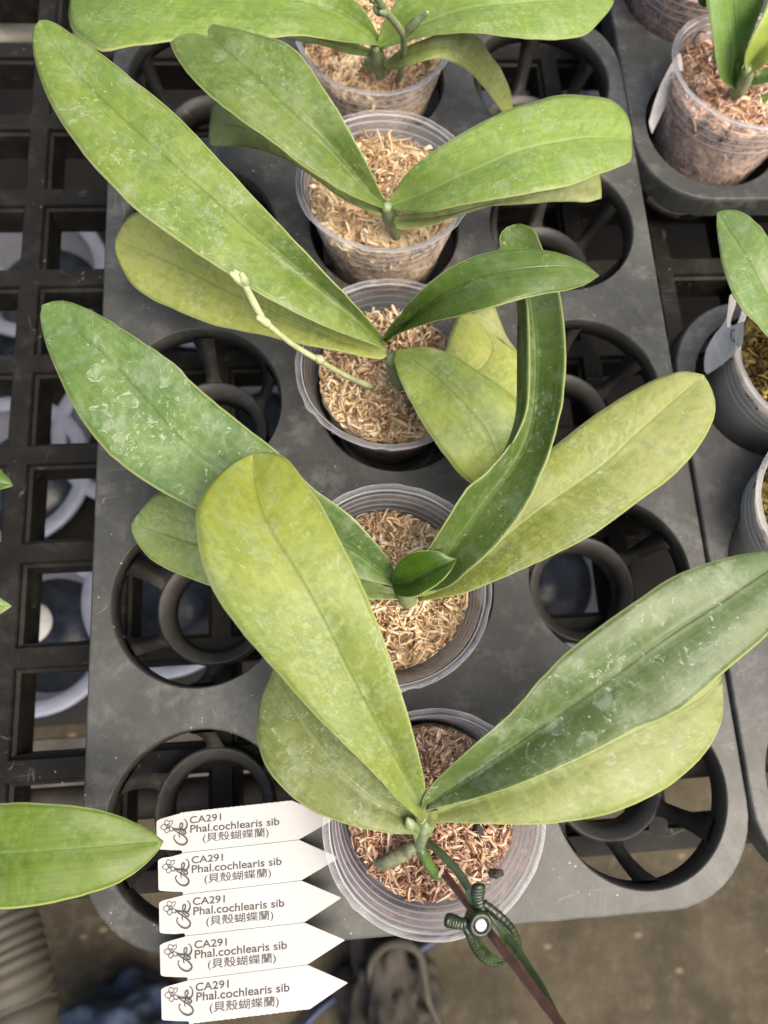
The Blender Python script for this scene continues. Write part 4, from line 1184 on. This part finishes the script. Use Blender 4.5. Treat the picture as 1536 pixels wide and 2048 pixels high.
# strokes of the emblem, in pixels of a close view of the lowest label (10.97 per photo pixel, origin 310,1960)
def petal(pts): return pts
LOGO = [
 [(390, 270), (340, 270), (300, 240), (315, 190), (345, 160), (385, 180), (412, 205), (412, 240), (390, 272)],
 [(412, 200), (450, 180), (490, 178), (492, 215), (470, 260), (435, 292)],
 [(300, 262), (250, 290), (215, 335), (245, 375), (300, 402), (340, 370), (345, 315), (300, 262)],
 [(350, 365), (320, 400), (315, 445), (352, 480), (395, 455), (422, 410), (405, 365), (350, 365)],
 [(432, 320), (415, 370), (430, 420), (490, 430), (505, 395), (490, 355), (432, 320)],
 [(365, 300), (390, 285), (415, 300), (410, 335), (380, 345), (362, 325), (365, 300)],
 [(470, 345), (530, 372), (600, 385), (660, 390), (720, 395), (775, 395), (812, 350), (830, 280), (820, 215), (790, 165), (755, 148)],
 [(500, 375), (560, 395), (640, 402), (700, 400)],
 [(505, 395), (560, 430), (620, 470), (690, 510), (760, 555), (815, 615), (838, 665), (820, 725), (770, 765), (710, 772), (640, 750), (580, 700), (540, 640), (528, 590), (540, 555), (562, 532)],
 [(710, 400), (670, 360), (660, 300), (680, 250), (712, 238), (728, 270), (715, 330), (695, 380), (670, 430), (655, 480), (650, 530), (655, 570), (672, 595)],
 [(700, 400), (740, 430), (790, 440), (805, 465), (790, 500), (755, 500), (720, 470), (690, 440)],
]
def ribbon(mb, pts, w0, w1, up):
    C = catmull(pts, max(12, int(len(pts) * 6)))
    n = len(C)
    v, f = [], []
    for i, c in enumerate(C):
        t = C[min(i + 1, n - 1)] - C[max(i - 1, 0)]
        t = t / (np.linalg.norm(t) + 1e-9)
        wdt = w0 + (w1 - w0) * math.sin(math.pi * i / (n - 1))
        nx, ny = -t[1] * wdt / 2, t[0] * wdt / 2
        v.append(S(c[0] + nx, c[1] + ny, up)); v.append(S(c[0] - nx, c[1] - ny, up))
    for i in range(n - 1): f.append((2 * i, 2 * i + 1, 2 * i + 3, 2 * i + 2))
    mb.add(v, f)
rngp = random.Random(77)
for i in range(5):
    rt, rb = roots[i]
    lt, lb, lb2 = lefts[i]
    pts = []
    # top edge from the neck to the shoulder, point, lower shoulder, lower edge, notch and rounded tab
    n = 40
    for k in range(n + 1):
        s = k / n
        x, y = rt[0] + (sh_top[i][0] - rt[0]) * s, rt[1] + (sh_top[i][1] - rt[1]) * s
        if i == 0 and 0 < k < n: y += (.9 if k % 2 else -.5) * rngp.uniform(.3, 1)
        pts.append((x, y + (.5 if i else 0)))
    tx, ty = tips[i]
    pts += [(tx - 3, ty - 2.2), (tx, ty - .6), (tx, ty + .8), (tx - 3, ty + 2.4)]
    for k in range(n + 1):
        s = k / n
        x, y = sh_bot[i][0] + (rb[0] - sh_bot[i][0]) * s, sh_bot[i][1] + (rb[1] - sh_bot[i][1]) * s
        if i == 4 and 0 < k < n: y += (.9 if k % 2 else -.5) * rngp.uniform(.3, 1)
        pts.append((x, y - (.5 if i < 4 else 0)))
    nb = (rb[0], rb[1] - 5)
    pts += [(nb[0], nb[1] + 1), (nb[0] - 3, nb[1] - .5), ((nb[0] + lb2[0]) / 2, lb2[1] + 1.2), lb2, ((lb[0] + lb2[0]) / 2 - 2.0, (lb[1] + lb2[1]) / 2 + 1), lb, lt, (lt[0] + 1.2, lt[1] - 3), (lt[0] + 8, lt[1] - 7)]
    pts += [(rt[0] - 22, rt[1] + 7.5), (rt[0] - 6, rt[1] + 3.2), (rt[0] - 1.5, rt[1] + 2.2)]
    bm = bmesh.new()
    tv = [bm.verts.new(S(x, y, .0004)) for x, y in pts]
    ed = [bm.edges.new((tv[k], tv[(k + 1) % len(tv)])) for k in range(len(tv))]
    bmesh.ops.triangle_fill(bm, use_beauty=True, edges=ed)
    r = bmesh.ops.extrude_face_region(bm, geom=list(bm.faces))
    for e in r['geom']:
        if isinstance(e, bmesh.types.BMVert): e.co.z -= .00045
    lab = from_bm("label", bm, M_PAPER, sheet)
    text_mesh("lettering", "CA291", *T1[i], lab, .00055, M_INK, .205)
    text_mesh("lettering", "Phal.cochlearis sib", *T2[i], lab, .00055, M_INK, .078)
    text_mesh("lettering", "(貝殼蝴蝶蘭)", *T3[i], lab, .00055, M_INK, .115, .0035)
    # emblem: map from the lowest label to this one
    A4, B4, C4 = np.array(T1[4][0]), np.array(T1[4][1]), np.array(T3[4][0])
    A, B, C = np.array(T1[i][0]), np.array(T1[i][1]), np.array(T3[i][0])
    M4 = np.array([B4 - A4, C4 - A4]).T; Mi = np.array([B - A, C - A]).T
    W = Mi @ np.linalg.inv(M4)
    mb = MB()
    for k, st in enumerate(LOGO):
        pp = [tuple(W @ (np.array((310 + x / 10.97, 1960 + y / 10.97)) - A4) + A) for x, y in st]
        w0, w1 = (1.3, 1.5) if k < 6 else (1.6, 3.4) if k in (6, 8) else (1.9, 2.6)
        ribbon(mb, pp, w0, w1, .00055 + .00003 * k)
    mb.build("emblem", M_INK, lab, smooth=False)

# ================================================================== white labels in the right-hand pots
def slab(name, pts, zf, mat, th=.0006, parent=None):
    bm = bmesh.new()
    tv = [bm.verts.new(U(x, y, zf(x, y))) for x, y in pts]
    ed = [bm.edges.new((tv[k], tv[(k + 1) % len(tv)])) for k in range(len(tv))]
    bmesh.ops.triangle_fill(bm, use_beauty=True, edges=ed)
    r = bmesh.ops.extrude_face_region(bm, geom=list(bm.faces))
    for e in r['geom']:
        if isinstance(e, bmesh.types.BMVert): e.co += Vector((.4, 0, -1)).normalized() * th
    return from_bm(name, bm, mat, parent)
M_PAPERG = simple_mat("label_plastic_grey", (.86, .80, .72), .5, .15, 70, .3, .1)
def zl(x, y): return .034 - (y - 110) / 155 * .040
t6 = slab("plant_label", [(1360, 105), (1364, 118), (1366, 140), (1362, 155), (1354, 168), (1330, 215), (1304, 267), (1299, 252), (1298, 242), (1310, 200), (1323, 165), (1340, 132), (1352, 112)], zl, M_PAPERG)
tag(t6, "white plastic label with a worn mark down the side of the tilted pot", "plant label")
mb = MB()
def ink_strip(mb, pts, wdt, zf, up=.0006):
    C = catmull(pts, 24); v, f = [], []
    for i, c in enumerate(C):
        t = C[min(i + 1, 23)] - C[max(i - 1, 0)]; t = t / (np.linalg.norm(t) + 1e-9)
        for s in (1, -1):
            x, y = c[0] - t[1] * wdt / 2 * s, c[1] + t[0] * wdt / 2 * s
            v.append(U(x, y, zf(x, y) + up))
    for i in range(23): f.append((2 * i, 2 * i + 1, 2 * i + 3, 2 * i + 2))
    mb.add(v, f)
ink_strip(mb, [(1338, 152), (1346, 148), (1352, 153), (1345, 158), (1339, 160)], 1.6, zl)
ink_strip(mb, [(1341, 146), (1349, 143), (1356, 147)], 1.3, zl)
mb.build("handwriting", M_INK, t6, smooth=False)
def z8(x, y): return .040 - max(0, (1490 - x)) / 80 * .034 - max(0, y - 690) / 60 * .006
t8 = slab("plant_label", [(1459, 640), (1464, 652), (1478, 646), (1487.5, 642), (1488, 660), (1486, 684), (1478, 696), (1468, 707), (1445, 728), (1415, 748), (1409, 742), (1408, 722), (1412, 700), (1421, 682), (1430, 668), (1445, 650), (1452, 638)], z8, M_PAPERG)
tag(t8, "grey white label with a handwritten letter over the rim of the mossy pot", "plant label")
slab("stalk", [(1464, 587), (1468, 596), (1473, 603), (1470, 615), (1463, 636), (1459.5, 654), (1454.5, 655), (1453, 640), (1456, 618), (1458, 598), (1460, 590)], lambda x, y: .042 + max(0, 655 - y) / 65 * .012, M_PAPER, parent=t8)
mb = MB()
ink_strip(mb, [(1470, 662), (1465, 659), (1461.5, 666), (1462, 675), (1465, 681), (1470, 684)], 1.6, z8)
ink_strip(mb, [(1467, 679), (1471, 683), (1473, 690)], 1.6, z8)
mb.build("handwriting", M_INK, t8, smooth=False)

# ================================================================== bits of bark on the front pot's moss
def lump(name, px, py, z, rx, ry, rz, mat, seed):
    bm = bmesh.new()
    bmesh.ops.create_icosphere(bm, subdivisions=3, radius=1)
    c = U(px, py, z)
    for v in bm.verts:
        k = 1 + .35 * mnoise.noise(v.co * 1.6 + Vector((seed, 0, 0)))
        v.co = c + Vector((v.co.x * rx, v.co.y * ry, v.co.z * rz)) * k
    return from_bm(name, bm, mat, None, True)
tag(lump("bark_chip", 991, 1747, .028, .0040, .0022, .0022, M_BARK, 1), "black bark chip lying against the inside of the front pot's rim", "bark chip")
tag(lump("bark_chip", 958, 1662, .026, .0030, .0050, .003, M_BARK, 5), "black bark chip in the moss under the front orchid's pale leaf", "bark chip")

# ================================================================== under the bench: shelf with translucent tubs
SZ = -.37
def board(name, x0, x1, y0, y1, z0, z1, mat, label, cat, group=None):
    v, f = box_geo(x0, x1, y0, y1, z0, z1)
    bm = bmesh.new()
    vs = [bm.verts.new(p) for p in v]
    for q in f: bm.faces.new([vs[k] for k in q])
    bmesh.ops.bevel(bm, geom=list(bm.edges), offset=.003, segments=2, affect='EDGES')
    return tag(from_bm(name, bm, mat), label, cat, group)
shelf = thing("lower_shelf", "dark lower shelf under the bench carrying translucent tubs, right end added to darken the floor", "shelf", (-.3, .4, -.8))
v, f = box_geo(-1.0, 1.0, .045, 1.2, SZ - .02, SZ); obj("shelf_board", v, f, M_SHELF, shelf, False)  # right end is a dark stand-in for the shade on the floor
for yb, wd, m_ in ((.012, .02, M_WOOD), (-.030, .026, M_WOOD)):
    v, f = box_geo(-1.0, .02, yb, yb + wd, SZ - .03, SZ - .002); obj("front_slat", v, f, m_, shelf, False)
for xx in (-.78, -.30, -.03):
    v, f = box_geo(xx, xx + .03, -.032, .16, SZ - .06, SZ - .033); obj("cross_piece", v, f, M_WOOD, shelf, False)
for lx, ly in ((-.95, .2), (.95, .2), (-.95, 1.15), (.95, 1.15)):
    v, f = box_geo(lx, lx + .03, ly, ly + .03, -.798, SZ - .021); obj("leg", v, f, M_WOOD, shelf, False)
def make_tub():
    root = thing("plastic_tub", None, "tub", (0, 0, 0), "translucent tubs on the lower shelf")
    wall = [(.0, .0005), (.056, .0), (.058, .002), (.0705, .058), (.0715, .059), (.0705, .0605), (.069, .059), (.0565, .004), (.0, .003)]
    vv, ff = lathe_geo(wall, 64); obj("tub", vv, ff, M_TUB, root)
    vv, ff = lathe_geo([(.066, .058), (.080, .0575), (.082, .059), (.081, .0625), (.078, .064), (.068, .063), (.066, .061)], 72); obj("rim", vv, ff, M_TUBRIM, root)
    vv, ff = lathe_geo([(.0, .012), (.059, .012), (.059, .014), (.0, .0145)], 64); obj("dark_inside", vv, ff, M_TUBIN, root)  # dark disc across the inside of the tub
    vv, ff = lathe_geo([(.0, .050), (.0195, .050), (.0205, .0505), (.0205, .052), (.0, .0525)], 48)
    obj("round_disc", [Vector(p) + Vector((-.004, .012, 0)) for p in vv], ff, M_DISC, root)
    vv, ff = lathe_geo([(.0, .015), (.006, .015), (.005, .051), (.0, .051)], 16); obj("disc_post", [Vector(p) + Vector((-.004, .012, 0)) for p in vv], ff, M_TUBIN, root)
    return root
def copy_tree(o, parent=None):
    c = o.copy(); COL.objects.link(c)
    if parent is not None:
        c.parent = parent; c.matrix_parent_inverse = o.matrix_parent_inverse.copy()
    for ch in list(o.children): copy_tree(ch, c)
    return c
proto = make_tub()
TUBS = [(70, 1262, "translucent tub with a white disc, nearest the front at the left edge", 25, True),
        (20, 940, "translucent tub with a bluish white rim, second from the front at the left edge", 0, False),
        (65, 540, "translucent tub with a white disc behind the grid, left of the long leaf's pot tray", -35, True),
        (-70, 660, "translucent tub whose white disc is cut by the left edge", 190, True),
        (262, 860, "translucent tub half hidden under the left side of the middle tray", 0, False),
        (330, 1190, "translucent tub seen through the tray hole under the speckled leaf", 60, False),
        (395, 560, "translucent tub under the tray near the olive yellow leaf", 0, False),
        (1105, 1150, "translucent tub seen through the tray hole right of the heart leaf pot", 0, False),
        (1075, 160, "translucent tub seen through the far right tray hole", 0, False),
        (520, 850, "translucent tub under the tray beside the dry flower spike", 0, False)]
for i, (px, py, lab_, rot, disc) in enumerate(TUBS):
    o = proto if i == 0 else copy_tree(proto)
    p = U(px, py, SZ + .062)
    o.location = (p.x, p.y, SZ + .0005)
    o.rotation_euler = (0, 0, math.radians(rot))
    o["label"] = lab_
    if not disc:
        for ch in [c for c in o.children if c.name.split('.')[0] in ("round_disc", "disc_post")]:
            bpy.data.objects.remove(ch, do_unlink=True)

# ================================================================== on the floor in front
hose = tube("ribbed_hose", [tuple(U(-18, 1790, -.40)), tuple(U(10, 1900, -.39)), tuple(U(28, 2000, -.385)), tuple(U(40, 2120, -.40)), tuple(U(50, 2300, -.60))], [.036] * 5, M_HOSE, None, sides=40, n=260, ridge=(.022, 46))
tag(hose, "thick beige ribbed hose at the lower left corner", "hose")
def cloth(name, px, py, z, rx, ry, rz, mat, seed, amp=.35, fr=2.2):
    bm = bmesh.new()
    bmesh.ops.create_icosphere(bm, subdivisions=5, radius=1)
    c = U(px, py, z)
    for v in bm.verts:
        n = v.co.copy()
        k = 1 + amp * mnoise.noise(n * fr + Vector((seed, 0, 0))) + amp * .4 * mnoise.noise(n * fr * 2.3 + Vector((0, seed, 0)))
        zz = v.co.z if v.co.z > 0 else v.co.z * .999
        v.co = c + Vector((v.co.x * rx, v.co.y * ry, zz * rz)) * k
    return from_bm(name, bm, mat, None, True)
tag(cloth("cloth_bundle", 250, 2075, -.74, .085, .07, .10, M_BLUE, 3), "dark blue denim cloth bundle on the floor at the lower edge", "cloth")
sack = cloth("sack", 775, 2010, -.76, .062, .10, .075, M_SACK, 9, .5, 2.4)
tag(sack, "dark limp sack with a pale folded hem on the floor below the tray", "sack")
hem = [(740, 1975, -.70), (742, 1925, -.685), (770, 1893, -.675), (808, 1888, -.675), (838, 1908, -.68), (848, 1950, -.69), (856, 2000, -.70), (880, 2055, -.72), (900, 2110, -.75)]
tube("hem", pz(*hem), [.003, .005, .006, .006, .005, .005, .004, .004, .003], M_HEM, sack, sides=14, n=60, ridge=(.08, 7))
bh = tube("garden_hose", pz((590, 2070, -.785), (650, 2010, -.785), (740, 1950, -.785), (830, 1905, -.785), (885, 1868, -.785), (930, 1830, -.785)), [.006] * 3, M_HOSEB, None, sides=14, n=40)
tag(bh, "thin blue hose crossing the floor behind the dark sack", "hose")
